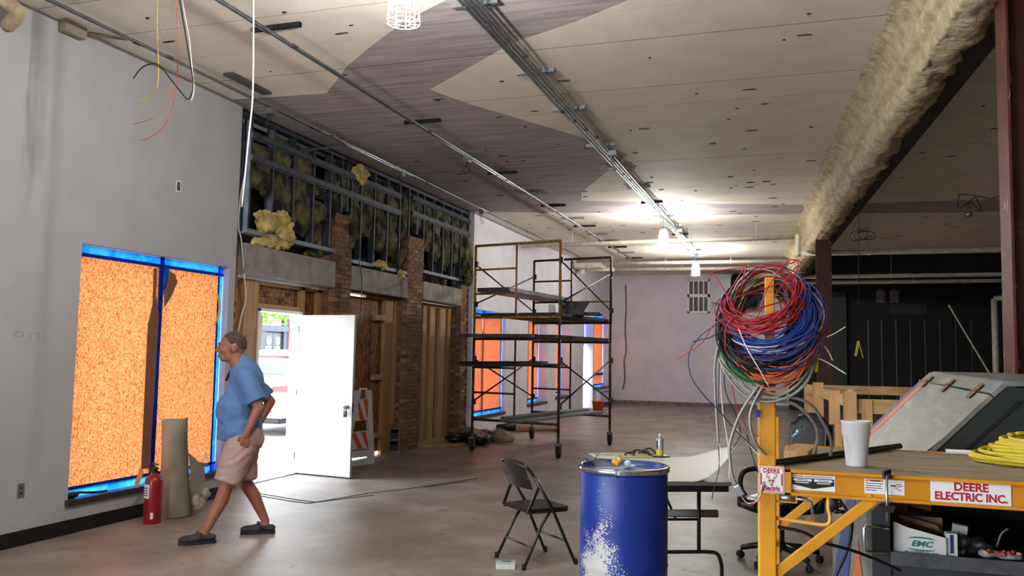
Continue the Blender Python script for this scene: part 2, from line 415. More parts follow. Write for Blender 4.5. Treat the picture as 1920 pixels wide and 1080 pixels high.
# ---------------- papered windows
def window(n, y0, y1, z0, z1, depth, mull, papers, pm, sill=True, tape_w=.055, hbar=None):
    W = bpy.data.objects.new('window_%d' % n, None); link(W); struct(W); xg = XW-depth
    W.location = (xg, y0, z0)
    def P(mb, nm, m): 
        o = mb.done(nm, m); o.parent = W; o.location = (-xg, -y0, -z0); return o
    f = MB(); t = .012
    for (a, b, c, d) in ((y0, y0+t, z0, z1), (y1-t, y1, z0, z1), (y0, y1, z0, z0+t), (y0, y1, z1-t, z1)): f.box(xg-.06, xg+.002, a, b, c, d)
    for mu in mull: f.box(xg-.06, xg+.002, mu-.025, mu+.025, z0, z1)
    if hbar: f.box(xg-.06, xg+.002, y0, y1, hbar-.025, hbar+.025)
    P(f, 'window_frame', M_wframe)
    w_ = tape_w
    for (a, b) in papers:
        def fn(u, v, a=a, b=b): return Vector((xg+.012+.012*noise.noise(Vector((u*3, v*4, a))), a+(b-a)*u, z0+w_*1.1+(z1-z0-w_*2.5)*v))
        q = MB(); q.grid(fn, 8, 12); P(q, 'paper_sheet', pm)
    w_ = tape_w
    edges = [('tape_strip', y0, y1, z1-w_*1.35, z1-.006, M_tape), ('tape_strip', y0, y1, z0+.004, z0+w_*1.3, M_tape), ('tape_strip', y1-w_*1.2, y1-.004, z0, z1, M_tape), ('tape_strip', y0+.003, y0+w_*.6, z0, z1, M_tape_d)]
    for mu in mull: edges.append(('tape_strip', mu-w_*.5, mu+w_*.6, z0, z1, M_tape_d if n == 1 else M_flap))
    edges += [('tape_strip', y0, y1, z1-w_*2.0, z1-w_*1.35, M_tape_d), ('tape_strip', y0, y1, z0+w_*1.3, z0+w_*1.8, M_tape_d), ('tape_strip', y1-w_*1.75, y1-w_*1.2, z0, z1, M_tape_d)]
    if hbar: edges.append(('tape_strip', y0, y1, hbar-.04, hbar+.04, M_tape))
    for k, (nm, a, b, c, d, m) in enumerate(edges):
        xx = xg+.028+.0015*k
        def fn(u, v, a=a, b=b, c=c, d=d, xx=xx): return Vector((xx+.004*noise.noise(Vector((u*5, v*5, a+c))), a+(b-a)*u, c+(d-c)*v))
        q = MB(); q.grid(fn, 14 if b-a > d-c else 3, 3 if b-a > d-c else 14); P(q, nm, m)
    if sill:
        s_ = MB(); s_.box(xg-.02, XW+.035, y0-.03, y1+.015, z0-.055, z0+.002, .006); P(s_, 'sill', M_sill)
    return W
W1 = window(1, 6.03, 8.16, .30, 2.60, .115, [7.16], [(6.05, 7.16), (7.165, 8.10)], M_opaper)
for (pts, m, nm) in (
    ([(7.02, 2.47), (7.07, 2.47), (7.075, 2.2), (7.13, 2.0), (7.12, 1.2), (7.10, .45), (6.99, .45), (6.98, 1.4), (6.98, 1.9), (7.03, 2.1)], M_flap, 'paper_flap'),
    ([(7.24, 2.47), (7.34, 2.44), (7.38, 2.36), (7.30, 2.2), (7.20, 2.08), (7.19, 2.3)], M_flap, 'paper_flap'),
    ([(7.17, 2.5), (7.25, 2.5), (7.22, 2.35), (7.185, 2.2), (7.165, 2.35)], M_tape, 'peeling_tape')):
    q = MB(); q.prism(pts, -6.229+.05, -6.229+.053, axis='x'); o = q.done(nm, m, W1); o.location = (6.229, -6.03, -.30)
q = MB(); q.tube(spline([(-6.16, 8.02, 2.28), (-6.155, 8.06, 2.2), (-6.15, 8.05, 2.05), (-6.16, 8.0, 1.93)], 6), .012, 5)
o = q.done('loose_tape', mat('yellow_tape', '#c9a21c', .5), W1); o.location = (6.229, -6.03, -.30)
window(2, FW[0][0], FW[0][1], FW[0][2], FW[0][3], .115, [16.86], [(16.2, 16.86), (16.862, 18.03)], M_opaper2)
window(3, FW[1][0], FW[1][1], FW[1][2], FW[1][3], .27, [20.6], [(19.85, 20.6), (20.602, 21.45)], M_opaper2)
window(4, FW[2][0], FW[2][1], FW[2][2], FW[2][3], .34, [23.2], [(22.45, 23.2), (23.202, 24.0)], M_opaper2)
window(5, FW[4][0], FW[4][1], FW[4][2], FW[4][3], .22, [27.6], [(27.1, 27.6), (27.602, 29.29)], M_opaper2, hbar=1.05)
# far white door with daylight round its edges
D2 = bpy.data.objects.new('door_2', None); link(D2); struct(D2); D2.location = (XW-.3, 25.62, 0)
q = MB(); q.box(-.05, 0, .42, 1.10, .03, 2.9, .004); q.done('door_leaf', M_doorwhite, D2)
q = MB(); q.box(-.005, .012, .02, .42, .03, 2.95); q.box(-.005, .012, 1.1, 1.3, 2.0, 2.95); q.done('tape_strip', M_tape, D2)  # blue tape widened over the door to stand in for bluish daylight
q = MB(); q.tube([(0, 1.0, 1.25), (.05, 1.0, 1.25), (.05, 1.0, 1.55), (0, 1.0, 1.55)], .012, 6); q.done('handle', M_chrome, D2)

# ---------------- brick piers
_bm = {}
def brick_mesh(lx, ly, lz, mi):
    k = (round(lx, 3), round(ly, 3), round(lz, 3), mi)
    if k not in _bm:
        q = MB(); q.box(-lx/2, lx/2, -ly/2, ly/2, -lz/2, lz/2, .004); _bm[k] = q.mesh('brick', M_brick[mi])
    return _bm[k]
def pier(label, y0, y1, xf, xb, z0, z1, wide_below=None):
    T = thing('brick_pier', label, 'pillar', (xf, (y0+y1)/2, 0)); R = random.Random(int(y0*100)); o_ = Vector((xf, (y0+y1)/2, 0))
    core = MB(); core.box(xb-xf, -.012, y0-o_.y+.012, y1-o_.y-.004, z0, z1-.01); core.done('mortar', M_mortar, T)
    H = .0677; nc = int((z1-z0)/H); j = .011
    for c in range(nc):
        z = z0+H*(c+.5); wy0 = y0; 
        if wide_below and z > wide_below[0]: wy0 = wide_below[1]
        if c % 2 == 0: xs = [.2, .2, .2, .2, .2]; first = .2
        else: first = .095
        yy = wy0; L = first
        while yy < y1-.03:
            e = min(yy+L, y1); d = .095
            m = brick_mesh(d, e-yy-j, H-j, R.choice((0, 0, 1, 1, 2, 3)))
            inst('brick', m, T, (-d/2+R.uniform(-.003, .003), (yy+e)/2-o_.y, z)); yy = e; L = .2
        # the return facing the camera side
        x = -.095 if c % 2 == 0 else -.095; Ls = [.2, .2] if c % 2 else [.095, .2, .2]
        i = 0
        while x > (xb-xf)+.03:
            L = Ls[min(i, len(Ls)-1)]; e = max(x-L, xb-xf)
            m = brick_mesh(x-e-j, .095, H-j, R.choice((0, 1, 1, 2, 3, 3)))
            inst('brick', m, T, ((x+e)/2-j/2, wy0-o_.y+.0475+R.uniform(-.002, .002), z)); x = e; i += 1
    return T
pier('narrow strip of brown brick jamb at the cut edge of the white drywall', 8.28, 8.53, -6.27, -6.6, 0, 3.0)
pier('brown brick pier right of the open white door, between the first two lintels', 10.66, 11.14, XB, -6.6, 0, 3.66, (2.62, 10.66))
pier('full height brown brick pier with the cinder block at its foot', 13.08, 13.70, XB, -6.6, 0, 3.68)
pier('shaded brick pier beside the scaffold, last before the far white wall', 15.55, 15.97, XB, -6.6, 0, 3.0)

# ---------------- lintels
for (a, b, z0, z1, lab) in ((8.53, 10.65, 2.565, 2.935, 'rough grey concrete lintel over the open white door'), (11.15, 13.06, 2.58, 2.94, 'grey concrete lintel over the boarded opening with wood blocks'),
                            (13.71, 15.54, 2.60, 2.93, 'grey concrete lintel over the opening filled with pine studs')):
    q = MB(); q.box(-6.58, XB+.02, a, b, z0, z1, .012); tag(q.done('lintel', M_lintel), lab, 'lintel')
# bright strip of the door head and steel angle
q = MB(); q.box(-6.56, -6.27, 8.55, 10.4, 2.535, 2.563); tag(q.done('steel_angle', M_white), 'white steel angle under the concrete lintel over the open door', 'angle iron')
q = MB(); q.box(-6.56, -6.3, 11.16, 13.05, 2.56, 2.578); tag(q.done('steel_angle', mat('brown_steel', '#4d3a30', .6)), 'brown steel angle under the lintel above the boarded opening', 'angle iron')

# pencil scribbles on the left wall, flat marks
q = MB()
for pts in ([(4.62, 1.76), (4.70, 1.78), (4.72, 1.74), (4.63, 1.73), (4.66, 1.79)], [(4.78, 1.76), (4.80, 1.72)], [(4.83, 1.77), (4.88, 1.77), (4.86, 1.71)], [(4.92, 1.76), (4.95, 1.74), (4.92, 1.71)], [(5.35, 2.22), (5.38, 2.24)]):
    q.tube([(XW+.0005, a+.75, b) for a, b in pts], .0022, 4)
q.done('pencil_mark', mat('pencil_grey', '#8a8a8c', .9), WALLL)
# ------------------------------------------------------------------ timber and board infill of the three openings
def board(T, nm, x0, x1, y0, y1, z0, z1, m, bev=.003):
    q = MB(); o = T.location; q.box(x0-o.x, x1-o.x, y0-o.y, y1-o.y, z0-o.z, z1-o.z, bev); return q.done(nm, m, T)
T = thing('timber_infill', 'pine framing and printed strand board filling the opening round the open white door', 'framing', (XI, 9.6, 0))
for (a, b, z0, z1, x0, x1) in ((8.55, 8.80, 0, 2.53, -6.50, -6.44), (8.80, 9.06, 0, 2.53, -6.50, -6.36), (9.06, 9.12, 0, 2.53, -6.50, -6.38), (10.12, 10.22, 2.24, 2.53, -6.50, -6.40), (10.17, 10.24, 0, 2.53, -6.5, -6.41), (10.55, 10.66, 0, 2.53, -6.50, -6.40)):
    board(T, 'stud', x0, x1, a, b, z0, z1, M_wood)
board(T, 'header_rail', -6.50, -6.40, 9.06, 10.2, 2.19, 2.25, M_wood_x)
board(T, 'top_rail', -6.50, -6.40, 8.55, 10.66, 2.49, 2.53, M_wood_x)
board(T, 'strand_board', -6.49, -6.455, 9.12, 10.12, 2.25, 2.49, M_osb)
board(T, 'strand_board', -6.49, -6.455, 10.24, 10.55, 0, 2.49, M_osb)
M_ink = mat('black_board_ink', '#1c130c', .8)
text_mesh('APA', .085, M_ink, T, face_plus_x(-6.454+6.42, 9.88-9.6, 2.42) @ Matrix.Rotation(math.pi, 4, 'Z'), bold=.002)
for k, (yy, zz, L) in enumerate(((9.30, 2.44, .24), (9.34, 2.41, .3), (9.28, 2.38, .2), (9.38, 2.35, .22))):
    q = MB(); q.box(-.0345, -.0335, yy-9.6-L/2, yy-9.6+L/2, zz-.006, zz+.006); q.done('stamp_line', M_ink, T)
q = MB(); q.tube(spline([(-.033, -.0, 2.32), (-.033, .06, 2.36), (-.033, .1, 2.28), (-.033, .16, 2.35), (-.033, .24, 2.29), (-.033, .3, 2.33)], 6), .005, 4); q.done('marker_scrawl', M_ink, T)
# door frame (structure), open door leaf
q = MB()
q.box(-6.56, -6.36, 9.115, 9.155, 0, 2.19, .004); q.box(-6.56, -6.36, 10.125, 10.165, 0, 2.19, .004); q.box(-6.56, -6.36, 9.115, 10.165, 2.15, 2.19, .004)
struct(q.done('trim_3', M_doorwhite))
q = MB(); q.box(-6.56, -6.36, 9.155, 10.125, 0, .018); struct(q.done('trim_4', M_galv))
D1 = bpy.data.objects.new('door_1', None); link(D1); struct(D1); D1.location = (-6.40, 10.12, 0); D1.rotation_euler = (0, 0, math.radians(-6.5))
q = MB(); q.box(.01, .915, -.022, .022, .02, 2.145, .003); q.done('door_leaf', M_doorwhite, D1)
q = MB(); q.box(.912, .9165, -.018, .018, .03, 2.14); q.done('edge_strip', mat('grey_steel_edge', '#b9bcbe', .4, .5), D1)
for z in (.25, 1.1, 1.95):
    q = MB(); q.cyl((.004, -.03, z-.05), (.004, -.03, z+.05), .008, 8); q.box(.005, .04, -.026, -.022, z-.05, z+.05); q.done('hinge', M_galv, D1)
q = MB(); q.lathe([(.032, 0), (.032, .008), (.012, .012), (.012, .035), (.028, .045), (.03, .06), (.02, .072)], 16, M=Matrix.Translation((.845, -.022, .93)) @ Matrix.Rotation(math.pi/2, 4, 'X')); q.done('knob', M_chrome, D1)
lb = MB(); lb.box(.815, .865, -.075, -.045, .80, .885, .008); lb.tube([(.825, -.06, .885), (.825, -.06, .92), (.855, -.06, .92), (.855, -.06, .885)], .006, 6); ob = lb.done('lock_box', mat('grey_lock_box', '#4d5256', .4, .4), D1)
q = MB(); q.box(.822, .858, -.0765, -.075, .81, .845); q.done('lock_dial', M_black, ob)
q = MB(); q.box(.9165, .9195, -.012, .012, .86, .98); q.done('strike_plate', M_black, D1)

T = thing('timber_infill', 'boarded opening of brown strand board with three short wood blocks on its stud', 'framing', (XI, 12.1, 0))
board(T, 'strand_board', -6.47, -6.44, 11.10, 12.66, .05, 2.52, M_osb)
board(T, 'strand_board', -6.47, -6.44, 12.70, 13.1, .03, 2.52, M_osb)
board(T, 'stud', -6.44, -6.38, 12.62, 12.92, 0, 2.55, M_wood); board(T, 'stud', -6.43, -6.36, 12.99, 13.08, .42, 2.55, M_wood)
board(T, 'stud', -6.44, -6.40, 11.12, 11.2, 0, 2.55, M_wood)
for z in (2.17, 1.21, .28): board(T, 'wood_block', -6.43, -6.355, 12.27, 12.60, z, z+.09, M_wood_x)
board(T, 'top_rail', -6.47, -6.40, 12.0, 13.08, 2.52, 2.56, M_wood_x)

T = thing('timber_infill', 'opening closed with upright pine studs over strand board, right of the tall brick pier', 'framing', (XI, 14.6, 0))
board(T, 'strand_board', -6.50, -6.47, 13.7, 15.55, .03, 2.56, M_osb)
for (a, b) in ((13.72, 13.80), (14.18, 14.34), (14.50, 14.74), (14.94, 15.24), (15.36, 15.54)): board(T, 'stud', -6.47, -6.39, a, b, .06, 2.56, M_wood)
board(T, 'sill_plate', -6.5, -6.36, 13.72, 15.55, 0, .06, M_wood_x); board(T, 'top_plate', -6.5, -6.38, 13.72, 15.55, 2.52, 2.58, M_wood_x)
for k, (a, b, c, d) in enumerate(((-6.28, 13.75, -5.95, 15.1), (-6.12, 13.72, -5.7, 14.6))):
    q = MB(); q.beam((a, b, .02), (c, d, .02), .09, .036, bev=.003); tag(q.done('loose_board', M_wood_x), ('pale board lying on the floor against the stud filled opening', 'second loose board on the floor, nearer the black bag')[k], 'board')

# ------------------------------------------------------------------ steel stud framing with torn insulation above the lintels
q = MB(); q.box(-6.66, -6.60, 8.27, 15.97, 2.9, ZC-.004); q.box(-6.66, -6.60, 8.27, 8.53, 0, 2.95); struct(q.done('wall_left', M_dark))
T = thing('stud_wall', 'dark steel stud framing stuffed with torn insulation above the lintels', 'framing', (-6.25, 12.2, 0))
o_ = T.location
def part(nm, m, fn): 
    q = MB(); fn(q); ob = q.done(nm, m, T); ob.location = (-o_.x, -o_.y, 0); return ob
SX0, SX1 = -6.33, -6.22
secs = [(8.56, 10.86, 3.07, (8.64, 9.12, 9.59, 10.08, 10.53, 10.84)), (11.12, 13.16, 2.985, (11.14, 11.44, 11.88, 12.33, 12.78, 13.14)), (13.74, 15.97, 3.085, (13.76, 14.19, 14.64, 15.09, 15.54, 15.95))]
for si, (a, b, z0, ys) in enumerate(secs):
    for yy in ys: part('stud', M_stud, lambda q: (q.box(SX0, SX1, yy-.002, yy+.002, z0, 4.5), q.box(SX1-.002, SX1, yy-.036, yy+.002, z0, 4.5), q.box(SX0, SX0+.002, yy-.036, yy+.002, z0, 4.5)))
    part('sill_track', mat('dull_bluish_track', '#8b96a3', .65, .25) if si == 0 else M_galv_d, lambda q: (q.box(SX0-.01, SX1+.01, a, b, z0-.004, z0), q.box(SX1+.008, SX1+.011, a, b, z0-.004, z0+.05)))
for yy in (10.99, 13.45): part('stud', M_stud, lambda q: q.box(SX0, SX1, yy-.02, yy+.02, 3.72, 4.5))
part('end_stud', M_stud, lambda q: q.box(SX0, SX1+.01, 8.29, 8.42, 2.96, 4.53))
part('top_track', M_stud, lambda q: q.box(SX0-.01, SX1+.004, 8.3, 15.97, 4.47, 4.53))
for (a, b, z) in ((8.6, 12.76, 4.25), (8.6, 12.76, 3.97), (13.2, 15.95, 4.32), (13.2, 15.95, 4.05)):
    part('furring_channel', M_stud, lambda q: (q.box(SX1, SX1+.03, a, b, z-.012, z+.05), q.box(SX1, SX1+.006, a, b, z-.03, z+.07)))
def batt(y0, y1, z0, z1, m, seed, thick=.11, x=-6.315, ragged=.16):
    R = random.Random(seed)
    def fn(u, v):
        yy = y0+(y1-y0)*u; low = z0+ragged*(.5+noise.noise(Vector((u*2.2+seed, seed*.7, 3)))) ; top = z1-.25*ragged*(1+noise.noise(Vector((u*2+seed, 9, 1))))
        zz = low+(top-low)*v
        e = min(u, 1-u, v, 1-v)*6; e = min(1, e)
        yy += .05*noise.noise(Vector((seed, zz*2.5, u*2)))*(1 if .2 < u < .8 else 1.0)
        n = noise.fractal(Vector((yy*6, zz*5, seed)), .8, 2.0, 4)
        return Vector((x+thick*.75*e+.045*n, yy, zz))
    return part('insulation_batt', m, lambda q: q.grid(fn, 14, 30))
sd = 0
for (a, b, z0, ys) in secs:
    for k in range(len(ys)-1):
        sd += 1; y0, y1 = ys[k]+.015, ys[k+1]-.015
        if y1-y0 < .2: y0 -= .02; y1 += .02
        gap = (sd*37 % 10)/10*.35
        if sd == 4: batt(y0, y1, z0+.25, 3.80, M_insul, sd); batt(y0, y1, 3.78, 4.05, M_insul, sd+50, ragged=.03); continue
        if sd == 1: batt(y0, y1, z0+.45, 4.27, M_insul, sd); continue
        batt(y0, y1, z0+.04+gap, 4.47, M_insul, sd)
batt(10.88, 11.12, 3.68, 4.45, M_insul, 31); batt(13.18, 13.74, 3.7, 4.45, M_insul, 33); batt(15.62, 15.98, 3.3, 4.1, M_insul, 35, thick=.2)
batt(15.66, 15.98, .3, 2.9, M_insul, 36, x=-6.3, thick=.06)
# torn tufts that hang out of the frame
def tuft(name, c, r, seed, m, lab, voxel=.011):
    q = MB(); R = random.Random(seed)
    for k in range(6):
        d = Vector((R.uniform(-.35, .35)*r[0], R.uniform(-.5, .5)*r[1], R.uniform(-.5, .5)*r[2])); s_ = R.uniform(.5, .8)
        q.sphere(d, (r[0]*s_, r[1]*s_, r[2]*s_), u=10, v=6)
    o = remeshed(name, q, m, None, voxel, 2, disp=.05, dscale=13, seed=seed); o.location = c
    for v in o.data.vertices: v.co += v.normal*(.028*noise.fractal(v.co*17+Vector((seed, 0, 0)), .7, 2.2, 4)+.012*abs(noise.noise(v.co*48)))
    if lab: tag(o, lab, 'insulation')
    return o
tuft('insulation_wad', (-6.19, 8.98, 3.22), (.11, .19, .17), 1, M_insul_y, 'bright yellow insulation wad on the steel track over the open door, left one')
tuft('insulation_wad', (-6.22, 9.36, 3.22), (.1, .17, .22), 2, M_insul_y, 'bright yellow insulation wad standing right of another on the track over the door')
tuft('insulation_wad', (-6.24, 9.15, 3.01), (.13, .34, .06), 3, M_insul_y, 'flat yellow insulation slab between the steel track and the first lintel')
tuft('insulation_wad', (-6.26, 10.2, 2.99), (.1, .2, .05), 4, M_insul, 'dull insulation tuft on the right end of the first lintel', .012)
tuft('insulation_tuft', (-6.18, 12.0, 3.05), (.06, .15, .06), 5, M_insul_y, 'yellow insulation scrap on the middle track above the boarded opening', .01)
tuft('insulation_tuft', (-6.16, 12.72, 2.93), (.04, .08, .1), 6, M_insul_y, 'yellow insulation scrap drooping over the second lintel', .01)
tuft('insulation_tuft', (-6.2, 14.0, 2.98), (.08, .2, .05), 7, M_insul, 'dull insulation tuft on the left end of the third lintel', .012)
tuft('insulation_tuft', (-6.22, 14.6, 2.98), (.08, .22, .05), 8, M_insul, 'dull insulation tuft in the middle of the third lintel', .012)
tuft('insulation_tuft', (-6.14, 15.75, 3.36), (.09, .14, .3), 9, M_insul, 'long torn insulation tuft hanging beside the far white wall', .014)
tuft('insulation_tuft', (-6.20, 11.1, 3.45), (.06, .07, .25), 10, M_insul, 'thin torn insulation tuft hanging above the first brick pier', .012)
tuft('insulation_tuft', (-6.19, 11.3, 4.34), (.06, .2, .14), 11, M_insul_y, 'pale insulation tuft bulging under the ceiling above the first brick pier', .012)

# old partition outline: two dark caulk lines on the floor, children of the floor
M_caulk = mat('old_black_caulk', '#1d2320', .8)
for pts in ([(-6.05, 8.62), (-5.22, 8.37), (-4.99, 8.335), (-4.74, 9.12)], [(-4.45, 9.62), (-4.0, 10.78)], [(-6.02, 8.50), (-5.2, 8.26), (-5.03, 8.24), (-4.63, 9.02)], [(-4.34, 9.8), (-4.02, 10.45)], [(-4.74, 9.12), (-4.45, 9.62)]):
    q = MB()
    for p, r in zip(pts, pts[1:]): q.beam((p[0], p[1], .002), (r[0], r[1], .002), .022 if len(pts) > 2 else .016, .005)
    q.done('caulk_line', M_caulk, fo)

# plates on the left wall
def plate(y, z, lab, m, holes=True, nm='wall_outlet', cat='outlet'):
    T = thing(nm, lab, cat, (XW, y, z)); q = MB(); q.box(0, .006, -.036, .036, -.06, .06, .003); q.done('cover_plate', m, T)
    if holes:
        for zz in (-.022, .022):
            q = MB(); q.lathe([(.015, 0), (.015, .003)], 12, M=Matrix.Translation((.006, 0, zz)) @ Matrix.Rotation(math.pi/2, 4, 'Y')); s_ = q.done('socket', M_galv_d, T)
            q = MB(); q.box(.009, .0095, -.006, -.004, zz-.004, zz+.005); q.box(.009, .0095, .004, .006, zz-.004, zz+.005); q.done('slot', M_black, s_)
    return T
M_ss = mat('stainless_plate', '#8b8883', .45, .6)
plate(5.535, .455, 'steel outlet plate low on the left wall near the dark baseboard', M_ss)
T = plate(7.245, 3.36, 'open grey switch box high on the white wall above the papered window', M_white, False, 'switch_box', 'switch')
q = MB(); q.box(.002, .0075, -.024, .024, -.046, .046); q.done('steel_box', M_galv_d, T)
# ------------------------------------------------------------------ conduit racks under the ceiling
def rack(label, xs, z, y0, y1, struts, sx0, sx1, boxes=(), r=.0125):
    T = thing('conduit_rack', label, 'conduit', (sum(xs)/len(xs), (y0+y1)/2, ZC)); o_ = T.location
    for k, x in enumerate(xs):
        e = random.Random(k+7).uniform(0, .6); q = MB()
        n = 14; q.tube([(x-o_.x+.006*noise.noise(Vector((i*.9, k, 1))), y0-o_.y+(y1-e-y0)*i/n, z-o_.z+.01*noise.noise(Vector((i*.7, k, 5)))) for i in range(n+1)], r, 8); q.done('conduit', M_galv, T)
        yy = y0+2+k*.4; q = MB(); q.cyl((0, -.04, 0), (0, .04, 0), r*1.35, 8); cm = q.mesh('coupling', M_galv_d)
        while yy < y1-1: inst('coupling', cm, T, (x-o_.x, yy-o_.y, z-o_.z)); yy += 3.05
    me = {}
    for (yy, dark) in struts:
        if dark not in me:
            q = MB(); a, b = sx0, sx1
            q.box(a, b, -.0205, .0205, -.003, 0); q.box(a, b, -.0205, -.018, -.041, 0); q.box(a, b, .018, .0205, -.041, 0); q.box(a, b, -.0205, -.009, -.041, -.038); q.box(a, b, .009, .0205, -.041, -.038)
            me[dark] = q.mesh('strut_channel', M_blacksteel if dark else M_galv)
            q = MB()
            for x in xs: q.tube([(x-r*1.6, 0, -.045), (x-r*1.4, 0, -.075), (x, 0, -.045-2*r-.006+.0), (x+r*1.4, 0, -.075), (x+r*1.6, 0, -.045)], .005, 5)
            me['c'] = q.mesh('strut_clamp', M_galv)
        s_ = inst('strut_channel', me[dark], T, (-o_.x, yy-o_.y, 0)); inst('strut_clamp', me['c'], s_, (0, 0, .012))
    for (x, yy, s) in boxes:
        q = MB(); q.box(x-o_.x-s/2, x-o_.x+s/2, yy-o_.y-s/2, yy-o_.y+s/2, -.16, -.09, .004); b = q.done('junction_box', M_galv, T)
        q = MB(); R = random.Random(int(yy*10))
        for k in range(3):
            p = Vector((x-o_.x+R.uniform(-.02, .02), yy-o_.y, -.16)); q.tube(spline([p, p+Vector((R.uniform(-.04, .04), -.03, -.08)), p+Vector((R.uniform(-.08, .08), -.02, -.15)), p+Vector((R.uniform(-.1, .1), 0, -.12-.1*R.random()))], 5), .003, 4)
        q.done('loose_wire', M_black, b)
    return T
st1 = [(6.28, 1), (9.42, 1), (11.03, 0), (12.48, 1), (14.2, 0), (15.48, 1), (17.0, 0), (18.1, 1), (19.4, 0), (20.6, 1), (21.8, 1), (23.0, 0), (24.3, 1), (3.4, 0), (.3, 0)]
rack('pair of thin conduits on black and grey strut, between the left wall and the lamps', (-4.345, -4.305), 4.44, -5, 24.6, st1, -4.57, -4.08, [(-4.36, 11.05, .1)])
st2 = [(6.29, 0), (8.02, 0), (9.36, 0), (11.12, 0), (12.6, 0), (14.1, 0), (15.55, 1), (17.1, 0), (18.4, 0), (19.8, 1), (21.2, 0), (22.7, 0), (24.0, 0), (3.3, 0), (.3, 0)]
rack('bank of four thick conduits on strut that carries the cage lamps', (-2.475, -2.43, -2.385, -2.34), 4.44, -5, 23.4, st2, -2.645, -2.245, [(-2.3, 11.2, .12), (-2.3, 18.5, .12)], r=.0145)
T = rack('single conduit close to the left wall along the ceiling edge', (-5.74, -5.70), 4.47, -5, 23.5, [], -5.9, -5.6, [(-5.72, 8.25, .11), (-5.74, 11.75, .11), (-5.74, 15.4, .1)], r=.011)
o_ = T.location
q = MB(); q.tube([Vector(p)-o_ for p in spline([(-5.72, 9.3, 4.45), (-5.66, 9.75, 4.44), (-5.72, 9.95, 4.42), (-6.1, 9.8, 4.36), (-6.2, 9.82, 4.3)], 6)], .011, 6); q.done('flexible_whip', M_galv_d, T)
q = MB(); q.box(-6.10, -6.02, 5.62, 5.86, 4.42, 4.53, .012); q.cyl((-6.05, 5.9, 4.5), (-5.8, 6.1, 4.5), .02, 8); tag(q.done('pipe_bracket', mat('plaster_coloured_bracket', '#8f857a', .7)), 'paint splashed bracket at the top of the left wall', 'bracket')
q = MB(); q.tube(spline([(-6.1, 4.6, 4.45), (-5.96, 4.85, 4.42), (-5.93, 5.05, 4.35), (-6.1, 5.12, 4.28)], 8), .06, 10); tag(q.done('foam_pipe', M_foam), 'foam covered pipe elbow poking out at the top left corner', 'pipe')
# black wall light scrap / vent on the ceiling by the wall
q = MB(); q.box(-5.62, -5.5, 7.25, 7.95, ZC-.03, ZC-.002, .004); tag(q.done('ceiling_plate', mat('grey_plate', '#55565b', .5, .4)), 'flat grey metal plate on the ceiling beside the wall conduit', 'plate')

# ------------------------------------------------------------------ cage lamps
M_glow = bpy.data.materials.new('lit_bulb'); M_glow.use_nodes = True
_n = M_glow.node_tree; _n.nodes.remove(_n.nodes['Principled BSDF']); _e = _n.nodes.new('ShaderNodeEmission'); _e.inputs[0].default_value = (1, .98, .93, 1); _e.inputs[1].default_value = LAMP
_n.links.new(_e.outputs[0], _n.nodes['Material Output'].inputs[0])
M_glow_far = M_glow.copy(); M_glow_far.name = 'lit_bulb_dimmer'; M_glow_far.node_tree.nodes['Emission'].inputs[1].default_value = LAMP_FAR
M_cage = mat('white_cage_wire', '#e6e4dc', .4)
def cage_lamp(label, x, y):
    T = thing('cage_lamp', label, 'lamp', (x, y, 3.83), group=None)
    q = MB(); q.lathe([(.022, .40), (.026, .38), (.026, .31), (.018, .30)], 14); q.cyl((0, 0, .40), (0, 0, .55), .006, 6); q.done('socket', M_white, T)
    q = MB(); q.lathe([(.012, .305), (.02, .27), (.042, .23), (.048, .19), (.04, .155), (.015, .135)], 16); q.done('bulb', M_glow if y < 10 else M_glow_far, T)
    q = MB()
    prof = [(.03, .37), (.065, .33), (.085, .25), (.098, .15), (.108, .05), (.112, .0)]
    for k in range(10):
        a = 2*math.pi*k/10; q.tube([(r*math.cos(a), r*math.sin(a), z) for r, z in prof]+[(.04*math.cos(a), .04*math.sin(a), -.006)], .0028, 5)
    for r, z in ((.085, .25), (.094, .18), (.101, .115), (.107, .055), (.112, 0), (.04, -.006)):
        q.tube([(r*math.cos(2*math.pi*j/20), r*math.sin(2*math.pi*j/20), z) for j in range(20)], .0028, 5, closed=True)
    q.done('guard_cage', M_cage, T)
    q = MB(); q.tube(spline([(0, 0, .54), (.02, .02, .58), (.05, -.02, .6), (.0, 0, .62)], 5), .006, 5); q.done('hook', M_galv, T)
    return T
cage_lamp('lit cage lamp at the top edge, nearest of the lamps', -2.42, 4.93)
cage_lamp('lit cage lamp hanging in the middle distance from the conduit bank, second from the camera', -2.40, 16.75)
cage_lamp('lit cage lamp hanging farthest away before the white back wall', -2.40, 22.7)
cage_lamp('unseen lit cage lamp added behind the viewpoint for more light', -2.40, -1.2)  # unseen lamp added to brighten the near part of the room
q = MB(); q.lathe([(.022, .1), (.024, 0)], 10)
# dead lamp over the dark side
T = thing('dead_cage_lamp', 'unlit lamp with tangled wire hanging in the dark right half', 'lamp', (2.55, 14.2, 3.85))
q = MB(); q.lathe([(.03, .2), (.035, .1), (.06, .06), (.05, 0)], 12); q.done('socket', M_galv, T)
q = MB(); q.tube(spline([(0, 0, .2), (.1, 0, .3), (.2, .1, .1), (.05, .1, .25), (-.12, 0, .15), (-.1, 0, .35), (.15, 0, .32), (.4, 0, .3), (.9, 0, .68)], 8), .006, 5); q.done('cord', M_black, T)

